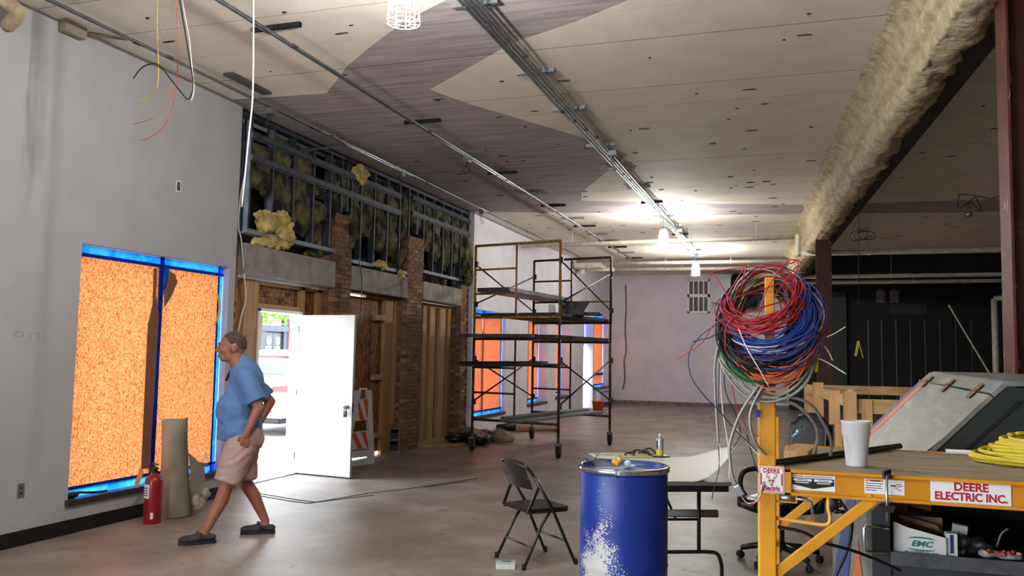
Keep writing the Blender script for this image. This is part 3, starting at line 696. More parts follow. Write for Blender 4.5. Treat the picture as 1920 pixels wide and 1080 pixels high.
# ------------------------------------------------------------------ sprayed beam and steel columns
def bx(y): return 1.50-.0565*y
B = thing('sprayed_beam', 'long ceiling beam coated in lumpy sprayed fireproofing', 'beam', (bx(15), 15, ZC)); o_ = B.location
prof = [(-.30, 4.535), (-.24, 4.50), (-.17, 4.45), (-.13, 4.36), (-.11, 4.30), (-.17, 4.26), (-.20, 4.20), (-.19, 4.13), (-.14, 4.09), (-.14, 4.03), (-.18, 3.96), (-.15, 3.88), (-.06, 3.84), (.04, 3.845), (.11, 3.88), (.12, 3.93)]
def bfn(u, v):
    y = 2.5+26*v; i = u*(len(prof)-1); k = min(int(i), len(prof)-2); t = i-k
    px = prof[k][0]*(1-t)+prof[k+1][0]*t; pz = prof[k][1]*(1-t)+prof[k+1][1]*t
    e = .35 if .28 < u < .42 else 1
    if u < .03: e = .3
    n = .035*noise.fractal(Vector((px*7, y*3.2, pz*7)), .9, 2.1, 4)*e + .016*noise.noise(Vector((px*30, y*16, pz*30)))*e + .03*noise.noise(Vector((0, y*1.1, pz*3)))
    x = bx(y)+px+n*.9-.005; z = min(ZC+.01, pz-n*.8)
    if u < .12: x = bx(y)+px-.09*abs(noise.noise(Vector((1, y*2.5, 4))))*(1-u*8)-.03*noise.noise(Vector((3, y*11, 2)))
    return Vector((x, y, z))-o_
q = MB(); q.grid(bfn, 46, 900); q.done('fireproofing', M_foam, B)
M_dsteel = mat('dark_bare_steel', '#2c2826', .6, .3)
def along(q, x0, x1, z0, z1): 
    q.beam((bx(2.5)-o_.x+(x0+x1)/2, 2.5-o_.y, (z0+z1)/2-o_.z), (bx(28.5)-o_.x+(x0+x1)/2, 28.5-o_.y, (z0+z1)/2-o_.z), x1-x0, z1-z0)
q = MB(); along(q, -.06, .26, 3.90, 3.925); along(q, .08, .10, 3.92, 4.5); along(q, -.05, .26, 4.49, 4.52); q.done('steel_section', M_dsteel, B)
def column(label, x, y, top, w=.27):
    T = thing('steel_column', label, 'column', (x, y, 0)); q = MB()
    q.box(-w/2, w/2, -w/2, -w/2+.016, 0, top, .002); q.box(-w/2, w/2, w/2-.016, w/2, 0, top, .002); q.done('flange', M_redsteel, T)
    q = MB(); q.box(-.006, .006, -w/2+.016, w/2-.016, 0, top); q.done('web', M_redsteel, T)
    q = MB(); q.box(-w/2-.05, w/2+.05, -w/2-.05, w/2+.05, 0, .02); q.done('base_plate', M_redsteel, T)
    return T
column('dark red steel column far off under the sprayed beam', .565, 16.5, 3.9)
T = column('red steel column at the right edge, streaked with pale paint', 1.335, 5.62, 3.88, .26)
T.rotation_euler = (0, 0, math.radians(90))

# ------------------------------------------------------------------ sprinkler pipes
def pipe(label, pts, r, hangers=()):
    T = thing('sprinkler_pipe', label, 'pipe', pts[0]); o_ = T.location
    for a, b in zip(pts, pts[1:]):
        q = MB(); q.cyl(Vector(a)-o_, Vector(b)-o_, r, 12); q.done('pipe_length', M_pipe, T)
    for p in pts[1:-1]:
        q = MB(); q.sphere(Vector(p)-o_, r*1.35, u=12, v=8); q.done('elbow', M_pipe, T)
    for h in hangers:
        h = Vector(h); q = MB(); q.cyl(h-o_, Vector((h.x, h.y, ZC))-o_, .006, 6); q.tube([(h.x-o_.x+(r+.006)*math.cos(t), h.y-o_.y, h.z-o_.z+(r+.006)*math.sin(t)) for t in [2*math.pi*k/14 for k in range(14)]], .006, 5, closed=True); q.done('hanger', M_pipe, T)
    return T
pipe('white pipe nearest, crossing in front of the middle cage lamp and dropping at the beam', [(-5.9, 18.5, 4.16), (.14, 18.5, 4.215), (.14, 18.5, 3.86), (6.8, 18.5, 3.86)], .05, [(-4.7, 18.5, 4.17), (-2.1, 18.5, 4.19), (-.7, 18.5, 4.2), (1.5, 18.5, 3.86), (4.2, 18.5, 3.86)])
pipe('upper of the two white pipes before the back wall', [(-5.3, 24.2, 4.36), (.02, 24.2, 4.34), (.02, 24.2, 3.9), (9, 24.2, 3.92)], .05, [(-3.4, 24.2, 4.36), (-1.6, 24.2, 4.35), (2.5, 24.2, 3.9)])
pipe('lower of the two white pipes before the back wall', [(-5.9, 25.6, 4.33), (0, 25.6, 4.3), (.1, 25.6, 3.86), (9, 25.6, 3.88)], .05, [(-3.1, 25.6, 4.32), (-1.2, 25.6, 4.31), (3.2, 25.6, 3.87)])
q = MB(); q.box(-6.0, -5.2, 23.8, 24.6, 4.2, 4.35, .02); q.cyl((-6.1, 24.6, 4.2), (-4.9, 24.3, 4.2), .05, 10); q.sphere((-5.9, 24.4, 4.15), .1); tag(q.done('pipe_manifold', M_pipe), 'cluster of white pipe fittings in the far left ceiling corner', 'pipe')
for k, (x, a) in enumerate(((5.35, 0), (5.62, .15))):
    q = MB(); q.cyl((x, 26.5, 0), (x, 26.5, 3.45+a), .08, 10); q.cyl((x, 26.5, 3.45+a), (x+1.6, 26.5+k*.6, 3.6+a), .07, 10); tag(q.done('standpipe', M_pipe), ('pale standpipe in the dark right half, left of the pair', 'pale standpipe in the dark right half, right of the pair')[k], 'pipe')
q = MB(); q.beam((4.3, 27, 3.3), (5.4, 26.3, .9), .08, .03); tag(q.done('leaning_pole', M_pipe), 'pale pole leaning in the dark beside the standpipes', 'pole')

# ------------------------------------------------------------------ hanging wires
def wire(label, pts, r, m, nm='hanging_wire', n=10):
    q = MB(); q.tube(spline(pts, n), r, 6); return tag(q.done(nm, m), label, 'wire')
M_wred = mat('red_wire', '#a01f26', .4); M_wblue = mat('blue_wire', '#1f3f8f', .4); M_wwhite = mat('white_wire', '#d9d7d0', .45); M_wblack = mat('black_wire', '#15151a', .45)
M_worange = mat('orange_wire', '#c2521f', .45); M_wgreen = mat('green_wire', '#1f7a3c', .45); M_wyel = mat('yellow_wire', '#b9a530', .45); M_wpurple = mat('violet_wire', '#4a3f86', .45)
M_mc = mat('steel_armour', '#8f8c84', .5, .5); M_wpink = mat('salmon_wire', '#b9544c', .45)
# ------------------------------------------------------------------ hanging wires (top left and elsewhere)
wire('yellow hanging wire with a kinked pale end, leftmost by the top left wall', [(-4.70, 5.2, 4.53), (-4.678, 5.2, 4.363), (-4.657, 5.2, 4.105), (-4.625, 5.2, 3.763), (-4.647, 5.2, 3.63), (-4.751, 5.2, 3.588), (-4.84, 5.2, 3.544)], .004, M_wyel)
wire('grey wire slanting down into the black cable end', [(-4.52, 5.2, 4.53), (-4.546, 5.2, 4.348), (-4.626, 5.2, 4.017), (-4.687, 5.2, 3.862)], .003, mat('grey_wire', '#6e716c', .5))
wire('black cable hanging in a deep loop with a curled stripped end', [(-4.864, 5.2, 3.754), (-4.792, 5.2, 3.829), (-4.702, 5.2, 3.855), (-4.615, 5.2, 3.83), (-4.481, 5.2, 3.688), (-4.376, 5.2, 3.575), (-4.335, 5.2, 3.547), (-4.3, 5.2, 3.61), (-4.306, 5.2, 3.714), (-4.363, 5.2, 3.948), (-4.46, 5.2, 4.338), (-4.5, 5.2, 4.53)], .005, M_wblack)
wire('salmon red wire hanging to the lowest curl by the left wall', [(-4.51, 5.22, 4.53), (-4.505, 5.22, 4.343), (-4.48, 5.22, 4.086), (-4.468, 5.22, 3.875), (-4.475, 5.22, 3.666), (-4.503, 5.22, 3.481), (-4.584, 5.22, 3.341), (-4.706, 5.22, 3.274), (-4.771, 5.22, 3.266)], .004, M_wpink)
wire('white wire hanging beside the black loop', [(-4.48, 5.24, 4.53), (-4.465, 5.24, 4.338), (-4.388, 5.24, 4.035), (-4.344, 5.24, 3.78), (-4.321, 5.24, 3.633), (-4.34, 5.24, 3.55), (-4.32, 5.24, 3.6)], .004, M_wwhite)
wire('thin pink wire with a short curl beside the salmon wire', [(-4.48, 5.18, 3.68), (-4.5, 5.18, 3.6), (-4.58, 5.18, 3.45), (-4.7, 5.18, 3.4), (-4.82, 5.18, 3.385)], .003, M_wpink)
wire('long white cable hanging straight down before the cut wall edge', [(-3.80, 5.2, 4.53), (-3.79, 5.2, 4.259), (-3.763, 5.2, 3.566), (-3.782, 5.2, 3.207), (-3.815, 5.2, 2.70)], .006, M_wwhite)
wire('white cable snaking down the brick jamb at the cut wall edge', [(-6.2, 8.474, 3.729), (-6.2, 8.412, 3.428), (-6.2, 8.404, 3.108), (-6.2, 8.466, 2.957), (-6.2, 8.558, 2.521), (-6.2, 8.607, 2.269), (-6.2, 8.53, 2.042), (-6.24, 8.5, 1.7)], .009, M_wwhite)
wire('grey cable hanging across the second lintel', [(-6.15, 11.246, 3.05), (-6.15, 11.361, 2.779), (-6.15, 11.371, 2.377), (-6.15, 11.326, 2.0), (-6.16, 11.36, 1.9)], .009, M_galv_d)
wire('thin dark cable running down the white back wall', [(-5.6, YB-.02, 4.2), (-5.58, YB-.02, 3.4), (-5.6, YB-.02, 2.6), (-5.56, YB-.02, 1.9), (-5.63, YB-.02, 1.5), (-5.6, YB-.02, .9), (-5.68, YB-.02, .5)], .022, M_galv_d)
T = thing('drop_cord', 'black cord with a coil and a yellow tape end hanging in the dark half', 'cord', (.853, 12, 1.7)); 
q = MB(); q.tube([(0, 0, 2.84), (0, 0, 1.6), (-.015, 0, .1)], .006, 6)
for k in range(3): q.tube([(.05+.11*math.cos(t)+.05*k-.05, .02*k, 1.62+.075*math.sin(t)+.02*math.cos(t+k)) for t in [2*math.pi*j/20 for j in range(20)]], .006, 5, closed=True)
q.done('cord', M_black, T)
q = MB(); q.beam((-.02, 0, .22), (-.06, 0, .02), .03, .01); q.beam((-.02, 0, .22), (.03, 0, .0), .03, .01); q.done('tape_end', M_wyel, T)

# ------------------------------------------------------------------ outside, seen through the door
q = MB(); q.box(-34, -6.62, -30, 60, -.25, -.06); q.box(-6.62, 14, -30, -7.21, -.25, -.06); struct(q.done('ground', M_asphalt))
q = MB(); q.box(-8.6, -6.62, -12, 40, -.06, -.012); q.box(-6.62, 8, -12, -7.4, -.06, -.012); struct(q.done('sidewalk', mat('pale_sidewalk', '#c9c6c0', .85, col2='#b9b5ae', scale=5)))
T = thing('shop_building', 'dark shopfront building across the street behind the parked car', 'building', (-22, 33, 0)); o_ = T.location
def bpart(nm, m, x0, x1, y0, y1, z0, z1, par=None):
    q = MB(); q.box(x0-o_.x, x1-o_.x, y0-o_.y, y1-o_.y, z0-o_.z, z1-o_.z); return q.done(nm, m, par or T)
M_tan = mat('tan_facade', '#93805f', .85, col2='#7e6c4e', scale=3)
bpart('wall', M_tan, -23, -22.1, 20, 46, 2.7, 9); bpart('wall', mat('slate_facade', '#3a4150', .7), -23, -22.1, 20, 46, -.1, 2.7)
bpart('cornice', mat('slate_trim', '#2c323f', .6), -22.1, -21.9, 30.5, 34.2, 2.5, 2.75)
M_bdoor = mat('black_shop_door', '#1d2028', .4)
for yy in (32.03, 32.72):
    d = bpart('door', M_bdoor, -22.1, -22.04, yy, yy+.66, 0, 2.42)
    q = MB(); q.lathe([(.19, 0), (.19, .01)], 20, M=Matrix.Translation((-22.03-o_.x, yy+.33-o_.y, 2.08)) @ Matrix.Rotation(math.pi/2, 4, 'Y') @ Matrix.Diagonal((1.0, .9, 1, 1))); q.done('round_emblem', M_white, d)
    q = MB(); q.tube([(-22.015-o_.x, yy+.33-o_.y+.08*math.cos(t), 2.08+.13*math.sin(t)) for t in [k*math.pi/8-.9 for k in range(13)]], .018, 5); q.done('emblem_stroke', M_bdoor, d)
    for zz, L in ((1.78, .4), (1.68, .46)):
        q = MB(); q.box(-22.035-o_.x, -22.03-o_.x, yy+.33-L/2-o_.y, yy+.33+L/2-o_.y, zz, zz+.05); q.done('pale_line', M_white, d)
bpart('post', mat('slate_trim', '#2c323f', .6), -22.1, -21.95, 31.7, 32.0, 0, 2.5); bpart('post', mat('slate_trim', '#2c323f', .6), -22.1, -21.95, 33.42, 33.7, 0, 4.2)
bpart('brick_bay', mat('rose_brick', '#8d4b48', .85), -22.1, -21.9, 33.75, 36, 0, 4.4)
bpart('sign', mat('orange_sign', '#d8692f', .6), -22.1, -22.0, 31.6, 32.4, 3.35, 3.65)
M_bglass = mat('shop_glass', '#2c3a4c', .1, spec=.8)
for (a, b, z0, z1) in ((30.0, 31.0, .8, 2.5), (30.0, 31.0, 2.9, 4.5), (28.4, 29.7, .8, 2.5), (36.5, 38, 1, 2.6), (32.6, 33.2, 3.1, 4.2), (34.2, 35.4, 4.9, 6.3)):
    f = bpart('window_frame', M_white, -22.1, -22.02, a-.08, b+.08, z0-.08, z1+.08); bpart('pane', M_bglass, -22.03, -22.0, a, b, z0, z1, f)
# street tree
T = thing('street_tree', 'light green street tree in front of the dark shopfront', 'tree', (-19.2, 27.6, 0)); q = MB(); q.tube([(0, 0, -.06), (.03, .02, 1.5), (0, .05, 2.6), (.1, 0, 4)], .07, 8, radii=[.09, .075, .06, .03]); q.done('trunk', mat('bark', '#51423a', .9), T)
M_leaf = mat('fresh_leaf', '#6fae33', .6, col2='#4f8f28', scale=4); R = random.Random(5)
q = MB()
for k in range(750):
    a, b = R.uniform(0, 6.28), R.uniform(-1, 1); rr = R.uniform(.4, 1); c = Vector((1.3*rr*math.cos(a), 1.9*rr*math.sin(a)*math.sqrt(1-b*b), 3.35+.75*b*rr))
    n = Vector((R.uniform(-1, 1), R.uniform(-1, 1), R.uniform(-.3, 1))).normalized(); t = n.orthogonal().normalized(); u = n.cross(t); s_ = R.uniform(.07, .13)
    q.poly([c+t*s_, c+u*s_*.55, c-t*s_, c-u*s_*.55])
o = q.done('foliage', M_leaf, T); o['kind'] = 'stuff'
# parked car, its tail to the door
def lerp_table(t, tab):
    for (a, va), (b, vb) in zip(tab, tab[1:]):
        if t <= b: return va+(vb-va)*(t-a)/(b-a)
    return tab[-1][1]
T = thing('car', 'silver white parked car seen from behind through the open door', 'car', (-10.45, 14.7, -.06)); o_ = T.location
M_car = mat('silver_car_paint', '#d9dadd', .25, .3, coat=1); M_cglass = mat('dark_car_glass', '#23262e', .08, spec=.8); M_lamp = mat('red_tail_lamp', '#b5262a', .2, coat=1)
top = [(0, .98), (.03, 1.06), (.1, 1.20), (.35, 1.55), (.6, 1.68), (1.0, 1.74), (2.2, 1.72), (3.0, 1.35), (3.5, 1.08), (4.4, .92), (4.6, .7)]
def carfn(u, v):
    y = 4.6*v**1.0; zt = lerp_table(y, top); zb = .26 if .2 < y < 4.4 else .34
    a = 2*math.pi*u; wx = .93*(1-.5*max(0, (.25-y)/.25)**3*.25)*(1-.15*max(0, (y-4.0)/.6)); ca, sa = math.cos(a), math.sin(a)
    x = wx*math.copysign(abs(ca)**.35, ca); zz = (zt+zb)/2+(zt-zb)/2*math.copysign(abs(sa)**.45, sa)
    if zz > 1.0: x *= 1-.30*((zz-1.0)/.74)
    return Vector((x, y, zz))
q = MB(); q.grid(carfn, 40, 40, closeu=True); q.poly([carfn(i/40, 0) for i in range(40)]); q.poly([carfn(i/40, 1) for i in range(40)]); q.done('body', M_car, T)
q = MB(); q.prism([(-.72, 1.24), (.72, 1.24), (.64, 1.47), (-.64, 1.47)], -.012, .012, axis='y', M=Matrix.Translation((0, .10, 0)) @ Matrix.Translation((0, 0, 1.24)) @ Matrix.Rotation(math.radians(-34), 4, 'X') @ Matrix.Translation((0, 0, -1.24))); q.done('rear_window', M_cglass, T)
q = MB(); q.box(-.66, .66, .30, .62, 1.60, 1.66, .02); q.done('roof_spoiler', mat('rose_trim', '#c98a86', .4), T)
for s in (-1, 1):
    q = MB(); q.prism([(s*.48, .88), (s*.93, .90), (s*.95, 1.02), (s*.6, 1.0)], -.015, .2, axis='y'); q.done('tail_lamp', M_lamp, T)
    q = MB(); q.prism([(.7, 1.12), (2.6, 1.10), (2.2, 1.5), (1.0, 1.55)], s*.84-.03, s*.84+.03, axis='x'); q.done('side_window', M_cglass, T)
q = MB(); q.box(-.88, .88, -.10, .25, .36, .66, .06); q.done('bumper', M_car, T)
q = MB(); q.box(-.8, .8, -.06, .2, .26, .38, .02); q.done('valance', M_black, T)
q = MB(); q.box(-.26, .26, -.035, .0, .72, .86, .006); q.done('licence_plate', mat('plate_blue', '#9db6c9', .4), T)
for s in (-1, 1):
    q = MB(); q.box(s*.55-.1, s*.55+.1, -.105, -.09, .48, .53); q.done('reflector', M_lamp, T)
for (x, y) in ((-.82, .75), (.82, .75), (-.82, 3.6), (.82, 3.6)):
    q = MB(); q.lathe([(.22, -.11), (.31, -.11), (.34, -.08), (.34, .08), (.31, .11), (.22, .11)], 24, M=Matrix.Translation((x, y, .34)) @ Matrix.Rotation(math.pi/2, 4, 'Y')); w_ = q.done('wheel', M_rubber, T)
    q = MB(); q.lathe([(.2, -.1), (.215, .1)], 20, M=Matrix.Translation((x, y, .34)) @ Matrix.Rotation(math.pi/2, 4, 'Y')); q.done('rim', M_galv, w_)
# ------------------------------------------------------------------ rolling scaffold
SA, SB, SC, SD = Vector((-5.24, 13.785, 0)), Vector((-3.594, 13.372, 0)), Vector((-3.25, 15.797, 0)), Vector((-4.90, 16.21, 0))
T = thing('rolling_scaffold', 'tall rolling tube scaffold with yellow upper frames and rusty lower frames on casters', 'scaffold', (-4.25, 14.8, 0)); o_ = T.location.copy()
def P_(v, z): return Vector((v.x, v.y, z))-o_
def sp(nm, m, fn, par=T): q = MB(); fn(q); return q.done(nm, m, par)
for (a, b, near) in ((SA, SB, True), (SD, SC, False)):
    mid = a.lerp(b, .5)
    for (zb, zt, m, rungs) in ((2.26, 3.54, M_oldyellow if near else M_rusttube, (3.12, 2.70)), (.30, 1.92, M_rusttube, (1.43, 1.0))):
        for p in (a, b): sp('upright', m, lambda q: q.cyl(P_(p, zb), P_(p, zt), .024, 10))
        sp('top_tube', m, lambda q: q.cyl(P_(a, zt), P_(b, zt), .024, 10))
        sp('bottom_tube', m, lambda q: q.cyl(P_(a, zb+(.03 if zb > 1 else .24)), P_(b, zb+(.03 if zb > 1 else .24)), .024, 10))
        sp('inner_upright', m, lambda q: q.cyl(P_(mid, zb+(.03 if zb > 1 else .24)), P_(mid, zt), .018, 8))
        for z in rungs: sp('rung', m, lambda q: q.cyl(P_(a, z), P_(mid, z), .018, 8))
    for p in (a, b): 
        sp('coupling_pin', M_rusttube, lambda q: q.cyl(P_(p, 1.9), P_(p, 2.28), .02, 8))
    if not near: sp('rung', M_oldyellow, lambda q: q.cyl(P_(mid, 2.70), P_(b, 2.70), .018, 8))
for (a, b) in ((SB, SC), (SA, SD)):
    for (z0, z1) in ((3.22, 2.52), (1.58, .84)):
        for (p, r) in ((z0, z1), (z1, z0)): sp('cross_brace', M_blacksteel, lambda q: q.cyl(P_(a, p), P_(b, r), .014, 8))
        for p in (a, b):
            for z in (z0, z1): sp('brace_lock', M_black, lambda q: (q.box(-.03, .03, -.03, .03, -.05, .05, .005, M=Matrix.Translation(P_(p, z)+Vector((.02, 0, 0))))))
cas = []
for p in (SA, SB, SC, SD):
    c = sp('caster', M_galv_d, lambda q: (q.cyl(P_(p, .36), P_(p, .22), .02, 8), q.box(-.05, .05, -.03, .03, .20, .24, .004, M=Matrix.Translation(P_(p, 0))), q.box(-.045, -.038, -.03, .05, .08, .23, 0, M=Matrix.Translation(P_(p, 0))), q.box(.038, .045, -.03, .05, .08, .23, 0, M=Matrix.Translation(P_(p, 0)))))
    sp('wheel', M_rubber, lambda q: q.lathe([(.03, -.026), (.09, -.026), (.10, -.015), (.10, .015), (.09, .026), (.03, .026)], 20, M=Matrix.Translation(P_(p, .10)+Vector((0, .02, 0))) @ Matrix.Rotation(math.pi/2, 4, 'Y')), c)
u_ = (SB-SA).normalized(); v_ = (SD-SA).normalized()
def deck(name, label, s0, s1, e0, e1, z, th, m, cat='plank'):
    """plank on the frames: s along A->B (0..1), e metres past near/far frame"""
    p0, p1 = SA.lerp(SB, s0), SA.lerp(SB, s1); q0, q1 = SD.lerp(SC, s0), SD.lerp(SC, s1)
    c = [p0-v_*e0, p1-v_*e0, q1+v_*e1, q0+v_*e1]; ctr = sum(c, Vector())/4; ctr.z = z
    q = MB(); q.prism([((x-ctr).x, (x-ctr).y) for x in c], 0, th, axis='z'); o = q.done(name, m); o.location = ctr
    return tag(o, label, cat)
M_deckd = mat('dark_worn_deck', '#2e2a27', .7, col2='#453f38', scale=7)
M_alum = mat('dull_aluminium', '#6f716f', .45, .6, col2='#55585a', scale=5)
deck('scaffold_plank', 'aluminium scaffold plank, highest one, on the left half of the upper frames', .08, .46, .15, .1, 2.72, .07, M_alum)
deck('scaffold_plank', 'dark scaffold plank with the black box on it, right half', .55, .97, .05, .05, 2.31, .05, M_deckd)
deck('scaffold_plank', 'dark scaffold plank left of the one with the black box', .1, .5, .05, .05, 2.31, .05, M_deckd)
deck('scaffold_plank', 'dark scaffold plank on the lower frames, right half', .54, .97, .05, .05, 1.945, .05, M_deckd)
deck('scaffold_plank', 'dark scaffold plank on the lower frames, left half', .08, .5, .05, .05, 1.945, .05, M_deckd)
def lay(p, q_, n, pitch, w, h, m, name, lab, cat, group):
    p, q_ = Vector(p), Vector(q_); d = (q_-p).normalized(); s = d.cross(Vector((0, 0, 1))).normalized(); R = random.Random(int(p.x*100+n))
    me = None
    for k in range(n):
        L = (q_-p).length*R.uniform(.88, 1.0)
        if k == 0:
            mb = MB(); t = .003; mb.box(-w/2, w/2, 0, L, h-t, h); mb.box(-w/2, -w/2+t, 0, L, 0, h); mb.box(w/2-t, w/2, 0, L, 0, h); mb.box(-w/2, -w/2+.008, 0, L, 0, t); mb.box(w/2-.008, w/2, 0, L, 0, t); me = mb.mesh(name, m)
        o = inst(name, me); lvl = k//6 if n > 6 else 0; kk = k % 6 if n > 6 else k
        off = s*(kk-(min(n, 6)-1)/2)*pitch+Vector((0, 0, lvl*(h+.003)))+d*R.uniform(-.12, .12)
        M = Matrix((s, d, Vector((0, 0, 1)))).transposed().to_4x4(); M.translation = p+off; o.matrix_world = M
        tag(o, lab, cat, group)
M_stud_l = mat('pale_galvanised_channel', '#a3acae', .5, .35, col2='#8d979a', scale=9)
lay((-4.3, 13.1, .572), (-3.75, 16.6, .535), 9, .085, .062, .036, M_stud_l, 'steel_channel', 'pale steel channel lying on the bottom tubes of the scaffold', 'channel', 'steel channels on the bottom of the scaffold')
lay((-4.95, 13.1, 1.452), (-4.45, 16.55, 1.46), 8, .095, .066, .040, M_galv_d, 'steel_tube', 'grey steel channel laid along the middle rungs of the scaffold', 'channel', 'steel channels on the middle rungs of the scaffold')
q = MB(); q.beam((-5.62, 13.80, 1.975), (-4.0, 13.40, 1.975), .10, .05, bev=.004); tag(q.done('steel_track', M_galv_d), 'dark steel track poking out left above the lower scaffold frame', 'channel')
# box and things on the decks
T2 = thing('open_box', 'black open box with flaps standing on the scaffold plank', 'box', (-3.62, 14.35, 2.36), math.radians(12))
q = MB(); q.box(-.20, .20, -.16, .16, 0, .10, .004); q.done('body', M_black, T2)
q = MB(); q.prism([(-.2, .1), (.2, .1), (.3, .26), (-.16, .22)], .15, .16, axis='y'); q.done('flap', M_black, T2)
q = MB(); q.prism([(-.2, .1), (-.19, .22), (-.17, .22), (-.18, .1)], -.16, .16, axis='y'); q.done('flap', M_black, T2)
q = MB(); q.box(.22, .50, -.1, .1, 0, .06, .01); o = q.done('tool_case', M_black); o.location = (-3.65, 14.5, 2.36); tag(o, 'small dark case beside the black box on the scaffold plank', 'case')
q = MB(); q.box(-.05, .05, -.04, .04, 0, .15, .004); o = q.done('carton', M_paper); o.location = (-3.82, 13.7, 2.36); tag(o, 'small pale carton left of the black box on the scaffold', 'carton')
# bucket and heater far back
q = MB(); q.lathe([(.13, 0), (.16, .33), (.175, .33), (.175, .37), (.165, .37)], 20); T3 = thing('bucket', 'orange plastic bucket on the floor by the far wall', 'bucket', (-5.35, 24.3, 0)); q.done('pail', M_orange, T3)
q = MB(); q.tube([(.17*math.cos(t), -.02-.1*math.sin(t), .33-.12*math.sin(t)) for t in [math.pi*k/12 for k in range(13)]], .006, 5); q.done('bail_handle', M_galv, T3)
T3 = thing('wall_heater', 'white baseboard heater under the far right window', 'heater', (-6.0, 28.3, 0)); q = MB(); q.box(-.105, .06, -.95, .95, .12, .52, .01); q.done('cover', M_white, T3)
q = MB(); q.box(.0605, .064, -.9, .9, .46, .49); q.box(-.1, .05, -.95, .95, 0, .11); q.done('grille', M_galv_d, T3)
# bags and rolls by the last pier
def bag(name, lab, cat, loc, parts, m, seed, voxel=.02, disp=.03):
    q = MB()
    for c, r in parts: q.sphere(c, r, u=12, v=8)
    o = remeshed(name, q, m, None, voxel, 3, disp=disp, dscale=7, seed=seed); o.location = loc; return tag(o, lab, cat)
M_bagb = mat('black_bag_plastic', '#17181b', .35, bump=.5, bscale=14)
bag('bin_bag', 'black plastic bag lying on the floor by the last brick pier', 'bag', (-5.68, 14.75, .0), [((-.22, 0, .1), (.22, .26, .1)), ((.1, .02, .12), (.28, .26, .12)), ((.3, -.06, .1), (.16, .2, .11))], M_bagb, 3)
bag('dust_sheet', 'grey crumpled plastic sheet behind the black bag', 'sheet', (-5.75, 15.35, .0), [((-.15, 0, .12), (.3, .3, .14)), ((.15, .1, .1), (.3, .25, .12))], mat('grey_plastic_sheet', '#6d655f', .4, bump=.5, bscale=12), 5)
bag('paper_sack', 'small crumpled pale sack right of the black bag', 'sack', (-5.28, 15.42, 0), [((0, 0, .12), (.17, .15, .13)), ((.12, .06, .08), (.13, .12, .09))], mat('pale_sack', '#a1907c', .85, bump=.4, bscale=18), 7)
T3 = thing('cloth_roll', 'tan wrapped roll lying on the floor behind the sack, one end black', 'roll', (-5.6, 17.6, .11), 0)
q = MB(); q.cyl((-.1, 0, 0), (.75, .5, -.02), .11, 14, r2=.08); q.done('wrap', mat('tan_wrap', '#b39a80', .85, bump=.3, bscale=14), T3)
q = MB(); q.cyl((-.45, -.2, -.03), (-.1, 0, 0), .07, 12, r2=.1); q.done('dark_end', M_black, T3)
q = MB(); q.lathe([(.03, 0), (.05, .01), (.05, .04), (.02, .05)], 12); o = q.done('roll_cap', M_black); o.location = (-4.85, 18.0, 0); tag(o, 'small black cap on the floor past the tan roll', 'cap')

# cinder block, two hollow cores facing the room
T3 = thing('cinder_block', 'grey hollow cinder block standing on end at the foot of the brick pier', 'block', (-6.30, 12.97, 0))
M_cmu = mat('grey_block', '#77767a', .95, col2='#5f5e61', scale=22, bump=.4, bscale=60)
q = MB(); a, b = -.1, .1
for (x0, x1) in ((-.1, -.068), (.068, .1)): q.box(x0, x1, -.1, .1, 0, .42, .003)
for (z0, z1) in ((0, .034), (.193, .227), (.386, .42)): q.box(-.07, .07, -.1, .1, z0, z1, .003)
q.done('shell', M_cmu, T3)
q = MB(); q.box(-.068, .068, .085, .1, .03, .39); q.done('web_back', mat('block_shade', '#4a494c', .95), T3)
T3.rotation_euler = (0, 0, math.radians(20))

# barricade panel
T3 = thing('barricade', 'white plastic barricade panel with orange stripes leaning behind the open door', 'barricade', (-6.22, 11.42, 0)); M_bw = mat('white_barricade_plastic', '#c9c8c8', .5); M_bo = mat('orange_reflective_stripe', '#cf4a22', .5)
Lx = Matrix.Rotation(math.radians(72), 4, 'Z') @ Matrix.Rotation(math.radians(4), 4, 'X')
T3.rotation_euler = Lx.to_euler(); T3.location = (-6.05, 11.22, 0)
w2, h2 = .30, 1.12
q = MB()
q.prism([(-w2-.03, .04), (-w2+.08, .04), (-w2+.23, h2*.98), (-w2+.15, h2*.98)], -.025, .025); q.prism([(w2+.03, .04), (w2-.08, .04), (w2-.23, h2*.98), (w2-.15, h2*.98)], -.025, .025)
for z0, z1 in ((.12, .22), (.24, .50), (.66, .98)): q.box(-w2+.03+.15*z1, w2-.03-.15*z1, -.02, .02, z0, z1, .006)
q.box(-w2-.02, w2+.02, -.04, .04, 0, .07, .01); q.tube([(-.08, 0, .96), (-.06, 0, 1.12), (.06, 0, 1.12), (.08, 0, .96)], .022, 8); q.cyl((.14, 0, .95), (.14, 0, 1.1), .018, 8); q.cyl((-.14, 0, .95), (-.14, 0, 1.1), .018, 8)
q.done('panel', M_bw, T3)
for (z0, z1) in ((.25, .49), (.67, .97)):
    for k in range(-2, 3):
        x = k*.2; q = MB(); pts = [(x, z1), (x+.1, z1), (x+.1+.16, z0), (x+.16, z0)]
        pts = [(max(-w2+.04+.15*z1, min(w2-.04-.15*z1, a)), b) for a, b in pts]
        if max(a for a, b in pts)-min(a for a, b in pts) < .03: q.b.free(); continue
        q.prism(pts, -.0225, .0225); q.done('stripe', M_bo, T3)
